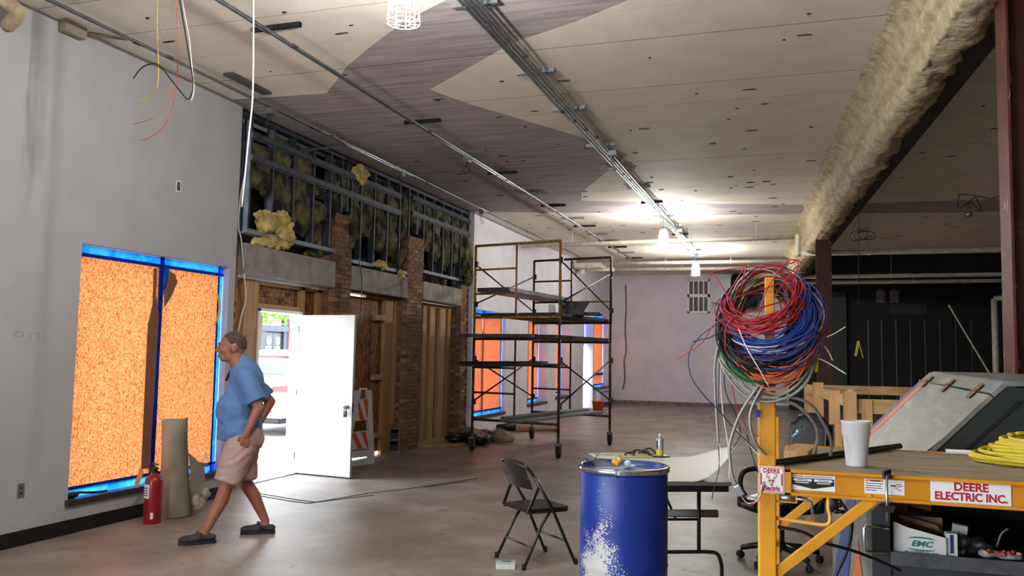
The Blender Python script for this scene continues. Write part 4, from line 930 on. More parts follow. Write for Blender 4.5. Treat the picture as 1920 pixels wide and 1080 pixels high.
# ------------------------------------------------------------------ the walking man
PERSON = thing('person', 'man in blue short-sleeved shirt and khaki shorts walking past the orange window', 'person', (-4.66, 6.49, 0), math.radians(219))
def cap(q, a, b, ra, rb, n=14, sq=None):
    a, b = Vector(a), Vector(b); L = (b-a).length; k = 7
    q.tube([a.lerp(b, i/k) for i in range(k+1)], ra, n, radii=[ra+(rb-ra)*i/k for i in range(k+1)]); q.sphere(a, ra, u=n, v=8); q.sphere(b, rb, u=n, v=8)
def ell(q, c, r, rx=0, ry=0, rz=0): q.sphere(c, r, M=(Matrix.Rotation(rz, 3, 'Z') @ Matrix.Rotation(ry, 3, 'Y') @ Matrix.Rotation(rx, 3, 'X')), u=20, v=12)
LH, RH = Vector((-.02, .10, .92)), Vector((-.02, -.10, .92)); LK, RK = Vector((.11, .12, .50)), Vector((-.04, -.12, .49)); LA, RA = Vector((.27, .12, .10)), Vector((-.25, -.15, .11))
LS, RS = Vector((-.0, .20, 1.43)), Vector((-.02, -.20, 1.43)); LE, RE = Vector((-.12, .27, 1.16)), Vector((-.26, -.27, 1.18)); LW, RW = Vector((-.03, .255, .95)), Vector((-.17, -.19, 1.0))
q = MB()
HC = Vector((.12, .0, 1.685)); tl = math.radians(8); HS = 1.07
def hv(x, y, z): return HC+Vector((x, y, z))*HS
# head, with jaw, brow, nose, lips, ears, neck
ell(q, hv(-.018, 0, .02), tuple(HS*k for k in (.108, .082, .105)), ry=tl); ell(q, hv(.022, 0, -.035), tuple(HS*k for k in (.076, .066, .095))); ell(q, hv(.05, 0, -.092), tuple(HS*k for k in (.042, .046, .034))); ell(q, hv(.0, 0, -.085), tuple(HS*k for k in (.07, .066, .05)))
ell(q, hv(.083, 0, .022), tuple(HS*k for k in (.018, .052, .014))); ell(q, hv(.104, 0, -.018), tuple(HS*k for k in (.014, .012, .03)), ry=-.35); ell(q, hv(.112, 0, -.038), tuple(HS*k for k in (.017, .017, .012))); ell(q, hv(.088, 0, -.075), tuple(HS*k for k in (.016, .024, .006))); ell(q, hv(.087, 0, -.084), tuple(HS*k for k in (.015, .021, .007)))
for s in (1, -1):
    ell(q, hv(.052, s*.045, -.03), tuple(HS*k for k in (.034, .025, .03))); ell(q, hv(-.02, s*.083, -.012), tuple(HS*k for k in (.026, .010, .034)), ry=.2); ell(q, hv(-.02, s*.085, -.035), tuple(HS*k for k in (.014, .009, .016)))
cap(q, hv(-.03, 0, -.08), (.0, 0, 1.46), .074, .088)
# trunk
for c, r in (((-.02, 0, 1.36), (.125, .185, .19)), ((.045, 0, 1.10), (.165, .175, .19)), ((-.02, 0, .96), (.125, .165, .14))): ell(q, c, r)
for (S_, E_, W_) in ((LS, LE, LW), (RS, RE, RW)): cap(q, S_, E_, .062, .048); cap(q, E_, W_, .049, .031)
for (H_, K_, A_) in ((LH, LK, LA), (RH, RK, RA)):
    cap(q, H_, K_, .095, .062); cap(q, K_, K_.lerp(A_, .35)+Vector((-.018, 0, 0)), .058, .059); cap(q, K_.lerp(A_, .35)+Vector((-.018, 0, 0)), A_, .059, .036)
# feet inside the shoes
cap(q, LA+Vector((0, 0, -.03)), LA+Vector((.13, .01, -.06)), .034, .026); cap(q, RA+Vector((0, 0, -.03)), RA+Vector((.13, -.01, -.07)), .034, .026)
# hands: palm, four bent fingers, thumb
def hand(q, w, d, side, curl):
    d = d.normalized(); out = Vector((0, side, 0)); fwd = (Vector((1, 0, 0))-d*d.x).normalized(); nrm = d.cross(fwd).normalized()*(-side if d.cross(fwd).y*side > 0 else side)
    pc = w+d*.045; 
    cap(q, w, w+d*.03, .029, .027)
    for k in range(4):
        o_ = fwd*(.030-.0195*k); cap(q, w+d*.01+o_*.7, w+d*.085+o_, .0135, .0115, 8)
        L = (.040, .046, .043, .034)[k]; a = w+d*.085+o_; b = a+(d*math.cos(curl*.6)+nrm*math.sin(curl*.6))*L; c = b+(d*math.cos(curl*1.5)+nrm*math.sin(curl*1.5))*L*.7; e = c+(d*math.cos(curl*2.2)+nrm*math.sin(curl*2.2))*L*.5
        cap(q, a, b, .0105, .0098, 8); cap(q, b, c, .0098, .009, 8); cap(q, c, e, .009, .008, 8)
    t0 = w+d*.025+fwd*.024; t1 = t0+d*.028+fwd*.026+nrm*.01; t2 = t1+d*.03+fwd*.008+nrm*.012
    cap(q, t0, t1, .0145, .0125, 8); cap(q, t1, t2, .012, .0095, 8)
hand(q, LW, Vector((.16, -.05, -1)), 1, .55); hand(q, RW, Vector((.5, .25, -.8)), -1, .5)
BODY = remeshed('body', q, M_skin, PERSON, .0068, 3)
# eyes, brows, lips
for s in (1, -1):
    q = MB(); q.sphere(hv(.083, s*.031, .002), (.010, .014, .008), u=12, v=8); e = q.done('eye', mat('eye_white', '#b9aca2', .3), PERSON)
    q = MB(); q.sphere(hv(.0905, s*.031, .002), (.004, .006, .006), u=10, v=6); q.done('iris', mat('dark_iris', '#20150f', .2), e)
    q = MB(); q.tube([hv(.098, s*.014, .021), hv(.099, s*.032, .026), hv(.086, s*.05, .021)], .004, 6); q.done('eyebrow', mat('brown_hair', '#33241c', .8), PERSON)
q = MB(); q.tube([hv(.086, -.024, -.081), hv(.1035, 0, -.079), hv(.086, .024, -.081)], .0035, 6); q.done('lips', mat('lip', '#7d4640', .5), PERSON)
# short cropped hair: cap over the back and top of the skull
q = MB()
def hairfn(u, v):
    az = (u-.5)*2*math.pi*.86+math.pi; t = math.radians(4+112*v) if abs(az-math.pi) < 1.9 else math.radians(4+70*v)
    fr = (1-math.cos(az-math.pi))/2; tm = math.radians(lerp_table(fr, [(0, 118), (.3, 112), (.42, 84), (.62, 88), (.72, 66), (.85, 50), (1, 44)]))
    t = .02+(tm-.02)*v; n = Vector((math.sin(t)*math.cos(az), math.sin(t)*math.sin(az), math.cos(t)))
    return hv(-.018, 0, .02)+Matrix.Rotation(tl, 3, 'Y') @ (Vector((n.x*.1105, n.y*.0845, n.z*.1075))*HS)
q.grid(hairfn, 40, 16); o = q.done('hair', mat('cropped_greying_hair', '#3c2f29', .9, col2='#5a4d46', scale=60, bump=.6, bscale=160), PERSON)
sm = o.modifiers.new('t', 'SOLIDIFY'); sm.thickness = .002
# shirt
M_shirt = mat('blue_shirt_cloth', '#587bad', .8, col2='#5073a2', scale=4, bump=.12, bscale=30)
q = MB()
for c, r in (((-.025, 0, 1.37), (.15, .215, .20)), ((.0, 0, 1.24), (.17, .215, .2)), ((.035, 0, 1.11), (.195, .212, .21)), ((.02, 0, .98), (.185, .212, .15))): ell(q, c, r)
q.lathe([(.2, .865), (.212, .92), (.205, 1.0), (.19, 1.1)], 28, M=Matrix.Translation((.015, 0, 0)) @ Matrix.Diagonal((.93, 1.03, 1, 1)))
for (S_, E_) in ((LS, LE), (RS, RE)):
    ell(q, S_+Vector((0, 0, -.005)), (.088, .085, .085)); m_ = S_.lerp(E_, .82); k = 5
    q.tube([S_.lerp(m_, i/k) for i in range(k+1)], .09, 16, radii=[.085+.008*i/k for i in range(k+1)])
cap(q, (.015, 0, 1.535), (-.0, 0, 1.46), .094, .125)
SHIRT = remeshed('shirt', q, M_shirt, PERSON, .0105, 4)
for v in SHIRT.data.vertices:
    c = v.co; a = noise.fractal(Vector((c.x*5, c.y*5, c.z*9)), .8, 2.0, 3); fold = math.sin(c.z*38+6*noise.noise(Vector((c.x*6, c.y*6, c.z*4))))
    v.co = c+v.normal*(.007*a+.0035*fold*(1 if c.z < 1.3 else .4))
for s in (1, -1):
    q = MB(); q.prism([(0, 0), (.065, .0), (.05, .055), (.0, .045)], -.004, .004, axis='y', M=Matrix.Translation((.05, s*.055, 1.505)) @ Matrix.Rotation(s*-.5, 4, 'Z') @ Matrix.Rotation(s*.5, 4, 'X') @ Matrix.Rotation(.35, 4, 'Y')); q.done('collar', M_shirt, PERSON)
q = MB(); q.tube([(.088, -.01, 1.50), (.13, 0, 1.44), (.15, 0, 1.38)], .013, 8); q.done('undershirt', mat('dark_undershirt', '#22283a', .8), PERSON)
# shorts, belt line
M_short = mat('khaki_shorts_cloth', '#b3958b', .85, col2='#a5887f', scale=5, bump=.15, bscale=26)
q = MB(); ell(q, (-.01, 0, .93), (.175, .205, .12)); ell(q, (-.06, 0, .86), (.14, .19, .13))
for (H_, K_, s) in ((LH, LK, 1), (RH, RK, -1)):
    e = H_.lerp(K_, .98); k = 6; q.tube([(H_+Vector((0, 0, -.02))).lerp(e, i/k) for i in range(k+1)], .12, 18, radii=[.13, .138, .138, .134, .128, .124, .122]); ell(q, H_+Vector((-.01, 0, -.02)), (.13, .12, .14))
SHORTS = remeshed('shorts', q, M_short, PERSON, .0105, 4)
for v in SHORTS.data.vertices:
    c = v.co; v.co = c+v.normal*(.008*noise.fractal(Vector((c.x*7, c.y*7, c.z*7)), .8, 2, 3)+.003*math.sin(c.z*55+9*noise.noise(c*5)))
# clog shoes
M_shoe = mat('grey_clog', '#33353a', .7, col2='#26282c', scale=14); M_sole = mat('dark_sole', '#17181b', .7)
for (A_, tilt, yaw) in ((LA, -.05, .12), (RA, .04, -.1)):
    S_ = bpy.data.objects.new('shoe', None); link(S_, PERSON); S_.location = (A_.x, A_.y, 0); S_.rotation_euler = (0, tilt*0, yaw)
    q = MB(); q.prism([(-.09, -.035), (-.04, -.046), (.08, -.052), (.16, -.045), (.215, -.015), (.215, .02), (.16, .05), (.08, .054), (-.04, .046), (-.09, .035)], .0, .028, axis='z'); q.done('sole', M_sole, S_)
    q = MB(); ell(q, (.12, 0, .045), (.10, .049, .034)); ell(q, (.04, 0, .055), (.10, .047, .036)); ell(q, (-.04, 0, .05), (.052, .044, .03)); remeshed('upper', q, M_shoe, S_, .007, 2)
    q = MB(); q.tube([(.04, -.05, .05), (.06, -.03, .092), (.065, 0, .1), (.06, .03, .092), (.04, .05, .05)], .012, 6); q.done('strap', M_shoe, S_)
# ------------------------------------------------------------------ fire extinguisher, paper roll, bottle by the papered window
T = thing('fire_extinguisher', 'red fire extinguisher with an orange tag on the floor under the window', 'extinguisher', (-5.80, 6.74, 0), math.radians(-30))
q = MB(); q.lathe([(.078, 0), (.082, .012), (.082, .38), (.078, .41), (.06, .44), (.032, .46), (.03, .475)], 28); q.done('cylinder', M_red, T)
q = MB(); q.lathe([(.026, .47), (.03, .48), (.03, .52), (.018, .53)], 16); q.box(-.02, .09, -.012, .012, .515, .53, .003); q.box(-.03, .085, -.010, .010, .55, .562, .003); q.box(-.03, -.02, -.01, .01, .51, .56); q.done('valve_handle', M_black, T)
q = MB(); q.tube(spline([(-.03, 0, .5), (-.075, .02, .49), (-.095, .03, .42), (-.095, .03, .2)], 6), .011, 8); q.done('hose', M_black, T)
q = MB(); q.grid(lambda u, v: Vector((.0835*math.cos(-1.9+1.1*u), .0835*math.sin(-1.9+1.1*u), .24+.13*v)), 10, 3); lb_ = q.done('label', M_paper, T)
for k in range(4):
    q = MB(); q.grid(lambda u, v: Vector((.0843*math.cos(-1.75+.8*u), .0843*math.sin(-1.75+.8*u), .33-.022*k+.008*v)), 8, 2); q.done('print_line', M_black, lb_)
q = MB(); q.grid(lambda u, v: Vector((.0838*math.cos(-.55+.3*u), .0838*math.sin(-.55+.3*u), .05+.06*v)), 4, 3); q.done('barcode_label', M_paper, T)
q = MB(); q.prism([(-.055, -.17), (.045, -.17), (.05, 0), (-.05, .01)], -.001, .001, axis='y', M=Matrix.Translation((-.05, -.10, .50)) @ Matrix.Rotation(math.radians(18), 4, 'Y') @ Matrix.Rotation(math.radians(-10), 4, 'X')); q.done('inspection_tag', mat('orange_card', '#d08047', .7), T)
T = thing('paper_roll', 'tall grey roll of building paper standing against the window sill', 'roll', (-5.86, 7.12, 0), rot=(0, math.radians(-3), 0))
q = MB()
pts = []
for k in range(0, 120):
    a = k/120*2*math.pi*2.4; r = .125-.012*k/120
    pts.append((r*math.cos(a+.3), r*math.sin(a+.3)))
def rollfn(u, v):
    i = min(int(u*119), 118); f_ = u*119-i; x = pts[i][0]*(1-f_)+pts[i+1][0]*f_; y = pts[i][1]*(1-f_)+pts[i+1][1]*f_
    fl_ = 1+.5*max(0, .75-v)**1.3*(1 if math.cos(math.atan2(y, x)-.6) > -.3 else .5)+.02*noise.noise(Vector((x*12, y*12, v*5)))
    return Vector((x*fl_, y*fl_, .95*v+.02*(1 if v > .99 else 0)*noise.noise(Vector((x*8, y*8, 0)))))
q.grid(rollfn, 130, 24); q.done('rolled_sheet', M_kraft, T)
def flapfn(u, v):
    return Vector((.12+.05*u+.03*math.sin(v*5), .05+.18*u*(1-.4*v), .62*(1-v)*(1-.25*u)+.03*noise.noise(Vector((u*4, v*5, 2)))+.0))
q = MB(); q.grid(flapfn, 12, 16); q.done('torn_flap', M_kraft, T)
q = MB(); R = random.Random(4)
for k in range(10): q.sphere((.1+R.uniform(-.03, .06), .22+R.uniform(-.08, .1), .10+R.uniform(-.05, .1)), (R.uniform(.04, .07), R.uniform(.04, .07), R.uniform(.04, .07)), u=8, v=6)
o = remeshed('crumpled_plastic', q, mat('crumpled_clear_plastic', '#b8b0a2', .3, bump=.8, bscale=20), T, .012, 1, disp=.03, dscale=22)
T = thing('water_bottle', 'clear plastic water bottle on the right end of the window sill', 'bottle', (-6.15, 7.93, .302)); q = MB()
q.lathe([(.03, 0), (.033, .01), (.033, .05), (.030, .06), (.033, .07), (.033, .12), (.028, .145), (.013, .175), (.013, .19)], 20); q.done('bottle_body', M_glassy, T); q = MB(); q.lathe([(.015, .185), (.015, .205)], 14); q.done('cap', M_white, T)
q = MB(); R = random.Random(9)
for k in range(5): q.sphere((R.uniform(-.02, .02), R.uniform(-.09, .09), .012), (.03, .06, .014), u=8, v=6)
o = q.done('wrapper', mat('crumpled_wrapper', '#5d5a63', .4)); o.location = (-6.15, 7.62, .302); tag(o, 'crumpled dark wrapper on the sill left of the bottle', 'wrapper')
T = thing('safety_glasses', 'dark wire and glove scrap at the left end of the window sill', 'scrap', (-6.14, 6.2, .302)); q = MB(); q.tube(spline([(0, -.12, .02), (.01, -.04, .045), (.0, .06, .03), (.02, .16, .02), (.01, .3, .012)], 6), .012, 6); q.sphere((0, -.1, .03), (.03, .08, .03)); q.done('scrap_body', M_black, T)

# ------------------------------------------------------------------ blue drum
M_bdrum = mat('blue_drum_paint', '#0d2f86', .38)
nt, b = nodes_of(M_bdrum)
tc = nt.nodes.new('ShaderNodeTexCoord'); sx = nt.nodes.new('ShaderNodeSeparateXYZ'); nt.links.new(tc.outputs['Object'], sx.inputs[0])
def math_node(op, a, c=None):
    n = nt.nodes.new('ShaderNodeMath'); n.operation = op
    for i, v in enumerate((a, c)):
        if v is None: continue
        if isinstance(v, (int, float)): n.inputs[i].default_value = v
        else: nt.links.new(v, n.inputs[i])
    return n.outputs[0]
n1 = nt.nodes.new('ShaderNodeTexNoise'); n1.inputs['Scale'].default_value = 95; n1.inputs['Detail'].default_value = 6; nt.links.new(tc.outputs['Object'], n1.inputs['Vector'])
n2 = nt.nodes.new('ShaderNodeTexNoise'); n2.inputs['Scale'].default_value = 7; n2.inputs['Detail'].default_value = 4; nt.links.new(tc.outputs['Object'], n2.inputs['Vector'])
ang = math_node('ARCTAN2', sx.outputs[1], sx.outputs[0])
d_ang = math_node('ABSOLUTE', math_node('ADD', ang, 1.95)); band = math_node('SUBTRACT', .80, d_ang)            # scraped side
hz = math_node('MULTIPLY', math_node('SUBTRACT', .66, sx.outputs[2]), 1.25)
msk = math_node('ADD', math_node('MULTIPLY', band, .34), math_node('MULTIPLY', hz, .42))
tot = math_node('ADD', math_node('ADD', math_node('MULTIPLY', n1.outputs['Fac'], .55), math_node('MULTIPLY', n2.outputs['Fac'], .45)), msk)
rp = nt.nodes.new('ShaderNodeValToRGB'); rp.color_ramp.elements[0].position = .77; rp.color_ramp.elements[1].position = .80; nt.links.new(tot, rp.inputs[0])
mx = nt.nodes.new('ShaderNodeMix'); mx.data_type = 'RGBA'; mx.inputs[6].default_value = lin('#0d2f86'); mx.inputs[7].default_value = lin('#b9b7b6'); nt.links.new(rp.outputs[0], mx.inputs[0]); nt.links.new(mx.outputs[2], b.inputs['Base Color'])
T = thing('steel_drum', 'large blue drum with scraped paint and a steel clamp ring', 'drum', (-1.05, 5.58, 0))
q = MB(); q.lathe([(.27, 0), (.285, .01), (.283, .05), (.283, .31), (.287, .325), (.283, .34), (.283, .62), (.2845, .635), (.283, .65), (.283, .905), (.276, .92)], 64); q.done('drum_body', M_bdrum, T)
q = MB(); q.lathe([(.278, .917), (.294, .920), (.300, .935), (.294, .952), (.280, .955), (.272, .945)], 64, closed_top=False, closed_bot=False); q.done('clamp_ring', M_chrome, T)
q = MB(); q.lathe([(.272, .951), (.268, .925), (.255, .920), (.0005, .922)], 64, closed_bot=False); q.done('lid', mat('blue_lid', '#1d3f86', .4, col2='#7d838c', scale=6, ramp=(.48, .6)), T)
q = MB(); a0 = -1.52
for k in range(3):
    a = a0+.1*k; q.box(.296, .312, -.02 if k else -.012, .02, .922, .95, .003, M=Matrix.Rotation(a, 4, 'Z'))
q.cyl((.31*math.cos(a0-.03), .31*math.sin(a0-.03), .91), (.31*math.cos(a0-.03), .31*math.sin(a0-.03), .96), .007, 8); q.done('lever_latch', M_galv, T)
q = MB(); q.box(-.028, .028, -.025, .025, 0, .035, .012, M=Matrix.Rotation(.5, 4, 'Y')); q.sphere((.03, .01, .03), .02); o = q.done('yellow_scrap', mat('yellow_plastic', '#e3a51a', .4)); o.location = (-1.12, 5.62, .945); tag(o, 'small yellow plastic scrap on the drum lid', 'scrap')
q = MB(); q.sphere((0, 0, .025), (.03, .025, .028), u=8, v=6); q.sphere((.03, 0, .015), (.03, .02, .012), u=8, v=6); o = q.done('crumpled_tissue', mat('pale_blue_tissue', '#b9cad8', .7)); o.location = (-1.04, 5.66, .923); tag(o, 'crumpled pale blue tissue on the drum lid beside the yellow scrap', 'tissue')
# ------------------------------------------------------------------ folding chair: seat faces away to the right
T = thing('folding_chair', 'black metal folding chair left of the blue drum', 'chair', (-1.99, 6.72, 0), math.radians(47)); M_ch = mat('black_chair_enamel', '#121213', .35, coat=.3)
def P3(nm, fn, m=M_ch): q = MB(); fn(q); return q.done(nm, m, T)
P3('seat', lambda q: q.prism([(-.19, -.19), (-.15, -.205), (.16, -.20), (.205, -.17), (.205, .17), (.16, .20), (-.15, .205), (-.19, .19)], .425, .452, axis='z'))
P3('seat_skirt', lambda q: q.tube([(-.19, -.19, .425), (.17, -.2, .425), (.2, -.17, .425), (.2, .17, .425), (.17, .2, .425), (-.19, .19, .425)], .012, 6))
for s in (-1, 1):
    P3('front_leg', lambda q: q.tube([(.245, s*.235, 0), (.03, s*.222, .44), (-.15, s*.215, .72)], .0125, 10))
    P3('rear_leg', lambda q: q.tube([(-.23, s*.225, 0), (-.06, s*.21, .33), (.02, s*.205, .43)], .0125, 10))
    P3('side_brace', lambda q: q.beam((-.185, s*.205, .43), (-.10, s*.218, .62), .012, .022))
    for x, y in ((.245, .235), (-.23, .225)): P3('foot_cap', lambda q: q.cyl((x, s*y, 0), (x*.985, s*y, .045), .017, 10), M_rubber)
P3('back_frame', lambda q: q.tube(spline([(-.13, -.215, .69), (-.185, -.21, .76), (-.215, -.17, .80), (-.22, 0, .81), (-.215, .17, .80), (-.185, .21, .76), (-.13, .215, .69)], 5), .0125, 8))
P3('backrest', lambda q: q.grid(lambda u, v: Vector((-.145-.07*v-.02*math.sin(u*math.pi), -.205+.41*u, .60+.20*v-.03*(1-math.sin(u*math.pi))*(v > .5))), 14, 8))
o = T.children[-1]; sm = o.modifiers.new('t', 'SOLIDIFY'); sm.thickness = .012
P3('front_stretcher', lambda q: q.cyl((.15, -.228, .19), (.15, .228, .19), .008, 8)); P3('rear_stretcher', lambda q: q.cyl((-.15, -.218, .16), (-.15, .218, .16), .008, 8))
# ------------------------------------------------------------------ clear plastic container on the floor
T = thing('plastic_container', 'small clear plastic box with a green label on the floor by the folding chair', 'container', (-2.13, 6.40, 0), math.radians(20)); q = MB(); q.box(-.075, .075, -.045, .045, 0, .045, .006); q.done('tub', mat('frosted_plastic', '#c9cfcc', .3), T)
q = MB(); q.box(-.078, .078, -.048, .048, .045, .053, .003); q.done('lid', mat('frosted_lid', '#b6bdb8', .25), T); q = MB(); q.box(-.03, .045, -.02, .02, .0532, .0545); q.done('label', mat('green_label', '#3f7d63', .5), T)
# ------------------------------------------------------------------ folding table and what lies on it
TA, U_, V_ = Vector((-.43, 6.60, 0)), Vector((.907, .42, 0)).normalized(), Vector((-.42, .907, 0)).normalized()
ry_ = math.atan2(-U_.y, -U_.x); 
T = thing('folding_table', 'black folding table covered with white drawings behind the blue drum', 'table', TA, math.atan2(U_.y, U_.x))
def P4(nm, fn, m, par=None): q = MB(); fn(q); return q.done(nm, m, par or T)      # local x: -.76..0, y: 0..1.83
P4('tabletop', lambda q: q.box(-.76, 0, 0, 1.83, .712, .742, .006), mat('grey_table_laminate', '#6b6a69', .45)); P4('apron', lambda q: q.box(-.74, -.02, .01, 1.82, .668, .714, .004), M_black)
for yy in (.16, 1.66):
    P4('leg_frame', lambda q: (q.cyl((-.20, yy, .67), (-.20, yy, .2), .0145, 10), q.cyl((-.56, yy, .67), (-.56, yy, .2), .0145, 10), q.tube(spline([(-.74, yy, 0), (-.735, yy, .11), (-.70, yy, .185), (-.62, yy, .2)], 5)+[Vector((-.14, yy, .2))]+spline([(-.14, yy, .2), (-.06, yy, .185), (-.025, yy, .11), (-.02, yy, 0)], 5)[1:], .0145, 10), q.cyl((-.20, yy, .44), (-.56, yy, .44), .010, 8)), mat('brown_black_tube', '#2b2724', .4, .3))
P4('leg_brace', lambda q: q.beam((-.38, .16, .44), (-.38, .62, .67), .02, .006), M_galv_d)
q = MB(); q.cyl((0, 0, 0), (.42, .02, 0), .03, 12); o = q.done('grey_tube', mat('grey_tube', '#7d7b79', .5)); o.location = TA+U_*(-.46)+V_*.22+Vector((0, 0, .475)); o.rotation_euler = (0, 0, math.atan2(U_.y, U_.x)-.1); tag(o, 'grey cardboard tube resting on the table leg bars under the tabletop', 'tube')
def on_table(s, t, z=.7425): return TA+U_*s+V_*t+Vector((0, 0, z))
def sheet(lab, s0, s1, t0, t1, z, curl, m, rot=0, nm='drawing_sheet', cat='paper'):
    def fn(u, v):
        s = s0+(s1-s0)*u; t = t0+(t1-t0)*v; c = max(0, (u-.52)/.48)
        zz = z+curl*(c**1.7)*(1-.55*v)*(.55+.45*math.cos(v*2.6))+.004*noise.noise(Vector((s*6, t*5, z*10)))
        return on_table(s-.10*curl*c*c*3, t, zz)
    q = MB(); q.grid(fn, 22, 22); o = q.done(nm, m); sm = o.modifiers.new('t', 'SOLIDIFY'); sm.thickness = .0008; sm.offset = 1; return tag(o, lab, cat)
sheet('big white drawing sheet with its right side curling up off the table', -.74, .10, .0, 1.45, .7445, .26, M_paper)
sheet('white drawing sheet lying flat under the curled one at the far end', -.72, -.05, .55, 1.80, .7435, .0, M_paper)
sheet('pale yellow sheet at the far left of the table under the brushes', -.60, -.1, 1.42, 1.79, .7495, 0, mat('pale_yellow_paper', '#d9d29a', .8))
T5 = thing('spray_can', 'white and grey spray can standing on the table drawings', 'can', on_table(-.11, 1.50, .7505)); q = MB(); q.lathe([(.031, 0), (.033, .004), (.033, .158), (.030, .166), (.018, .176), (.016, .18)], 24); q.done('can_body', mat('grey_white_can', '#a9adb2', .3, .4), T5)
q = MB(); q.lathe([(.0335, .012), (.0335, .06)], 24, closed_top=False, closed_bot=False); q.done('yellow_band', mat('can_yellow', '#d2c02f', .4), T5); q = MB(); q.lathe([(.012, .178), (.012, .196), (.009, .208)], 12); q.done('nozzle', M_white, T5)
q = MB(); q.grid(lambda u, v: Vector((.0338*math.cos(-2.6+.7*u), .0338*math.sin(-2.6+.7*u), .075+.07*v)), 6, 3); q.done('label_print', M_black, T5)
T5 = thing('clipboard', 'clipboard with a white form at the left end of the table', 'clipboard', on_table(-.62, 1.40, .752), math.radians(8)); q = MB(); q.box(-.11, .11, -.16, .16, 0, .005, .002); q.done('board', M_black, T5); q = MB(); q.box(-.095, .095, -.14, .12, .0052, .006); q.done('form', M_paper, T5); q = MB(); q.box(-.04, .04, .125, .15, .005, .014, .003); q.done('clip', M_galv, T5)
R = random.Random(2)
for k in range(5):
    q = MB(); L = R.uniform(.10, .18); q.tube(spline([(-L/2, 0, .012), (0, .015, .02+.01*k), (L/2, -.01, .014)], 4), .009, 6); q.sphere((L/2, -.01, .016), (.03, .016, .012)); o = q.done('work_glove_scrap', mat('olive_scrap', '#3d3a2a', .8)); o.location = on_table(-.38+.05*k, 1.58+.03*(k % 3), .752); o.rotation_euler = (0, 0, R.uniform(-1.5, 1.5)); tag(o, 'small olive and black clip in the heap on the yellow sheet', 'clip', 'heap of clips on the yellow sheet')
q = MB(); q.cyl((0, 0, .008), (.16, .02, .008), .007, 8); o = q.done('marker_pen', M_black); o.location = on_table(-.2, 1.42, .751); tag(o, 'black marker pen lying left of the spray can', 'pen')
# ------------------------------------------------------------------ office chair
T = thing('office_chair', 'black office chair behind the yellow lift post', 'chair', (-.10, 7.42, 0), math.radians(222)); M_lea = mat('black_leather', '#16161a', .38, col2='#101013', scale=10, bump=.1, bscale=30)
def P6(nm, fn, m=M_black, par=None): q = MB(); fn(q); return q.done(nm, m, par or T)
for k in range(5):
    a = 2*math.pi*k/5+.3; d = Vector((math.cos(a), math.sin(a), 0)); arm = P6('base_arm', lambda q: q.tube([(0, 0, .14), d*.18+Vector((0, 0, .125)), d*.32+Vector((0, 0, .085))], .026, 8, radii=[.034, .028, .022]))
    P6('caster', lambda q: (q.lathe([(.01, -.024), (.028, -.024), (.03, -.004), (.03, .004), (.028, .024), (.01, .024)], 14, M=Matrix.Translation(d*.33+Vector((0, 0, .03))) @ Matrix.Rotation(a+.8, 4, 'Z') @ Matrix.Rotation(math.pi/2, 4, 'X')), q.cyl(d*.32+Vector((0, 0, .03)), d*.32+Vector((0, 0, .09)), .01, 8)), M_rubber, arm)
P6('gas_column', lambda q: (q.cyl((0, 0, .12), (0, 0, .30), .032, 14), q.cyl((0, 0, .3), (0, 0, .42), .02, 12)))
q = MB(); q.box(-.25, .25, -.25, .25, .42, .52); q.sphere((.22, 0, .47), (.09, .24, .06)); q.sphere((0, .1, .5), (.2, .16, .05)); q.sphere((0, -.1, .5), (.2, .16, .05)); remeshed('seat', q, M_lea, T, .016, 5)
q = MB(); q.box(-.33, -.25, -.22, .22, .62, 1.12, M=Matrix.Identity(4)); q.sphere((-.29, 0, 1.12), (.045, .2, .10)); q.sphere((-.275, 0, .78), (.05, .2, .14)); o = remeshed('backrest', q, M_lea, T, .016, 5); 
for v in o.data.vertices: v.co.x -= .25*max(0, v.co.z-.6)**1.2*.4
P6('back_bracket', lambda q: q.beam((-.1, 0, .42), (-.31, 0, .7), .07, .02))
for s in (-1, 1): P6('armrest', lambda q: q.tube(spline([(.10, s*.27, .46), (.17, s*.29, .58), (.14, s*.29, .70), (0, s*.29, .725), (-.14, s*.29, .70), (-.2, s*.28, .58), (-.14, s*.27, .46)], 6), .022, 8))
# ------------------------------------------------------------------ yellow lift platform (rolling work platform) in the right foreground
YF = 3.14
T = thing('platform_scaffold', 'yellow rolling work platform with a plywood deck and lettered side beam', 'platform', (-.085, YF, 0)); o_ = T.location.copy()
def PL(nm, fn, m=M_yellow, par=None):
    q = MB(); fn(q); ob = q.done(nm, m, par or T)
    if par is None: ob.location = (-o_.x, -o_.y, 0)
    return ob
XR = 1.62; YR = 4.06
def chan(q, y0, y1, sgn):   # side beam: channel with lips; web set back
    w = y0+sgn*.018; q.box(-.03, XR, min(w, w+sgn*.004), max(w, w+sgn*.004), 1.189, 1.279); q.box(-.03, XR, min(y0, w), max(y0, w), 1.268, 1.279, .002); q.box(-.03, XR, min(y0, w), max(y0, w), 1.189, 1.200, .002)
    q.box(-.03, -.005, min(y0, w), max(y0, w), 1.189, 1.279, .002)
PL('side_beam', lambda q: chan(q, YF, 0, 1)); PL('side_beam', lambda q: chan(q, YR, 0, -1))
PL('end_beam', lambda q: (q.box(-.03, -.012, YF+.02, YR-.02, 1.19, 1.276, .002), q.box(XR-.02, XR, YF+.02, YR-.02, 1.19, 1.276, .002)))
M_ply = mat('worn_plywood_deck', '#95866f', .75, col2='#7d6f5c', scale=3.5, detail=8, stretch=(1.2, 9, 1), bump=.08)
mul_layer(M_ply, 7, .58, .70, '#b0a595', stretch=(.7, 5, 1), detail=6); mul_layer(M_ply, 9, .66, .72, '#4b3d31', stretch=(.8, 6, 1), detail=5)
PL('deck_board', lambda q: q.box(-.012, XR-.02, YF+.02, YR-.02, 1.262, 1.2745, .002), M_ply)
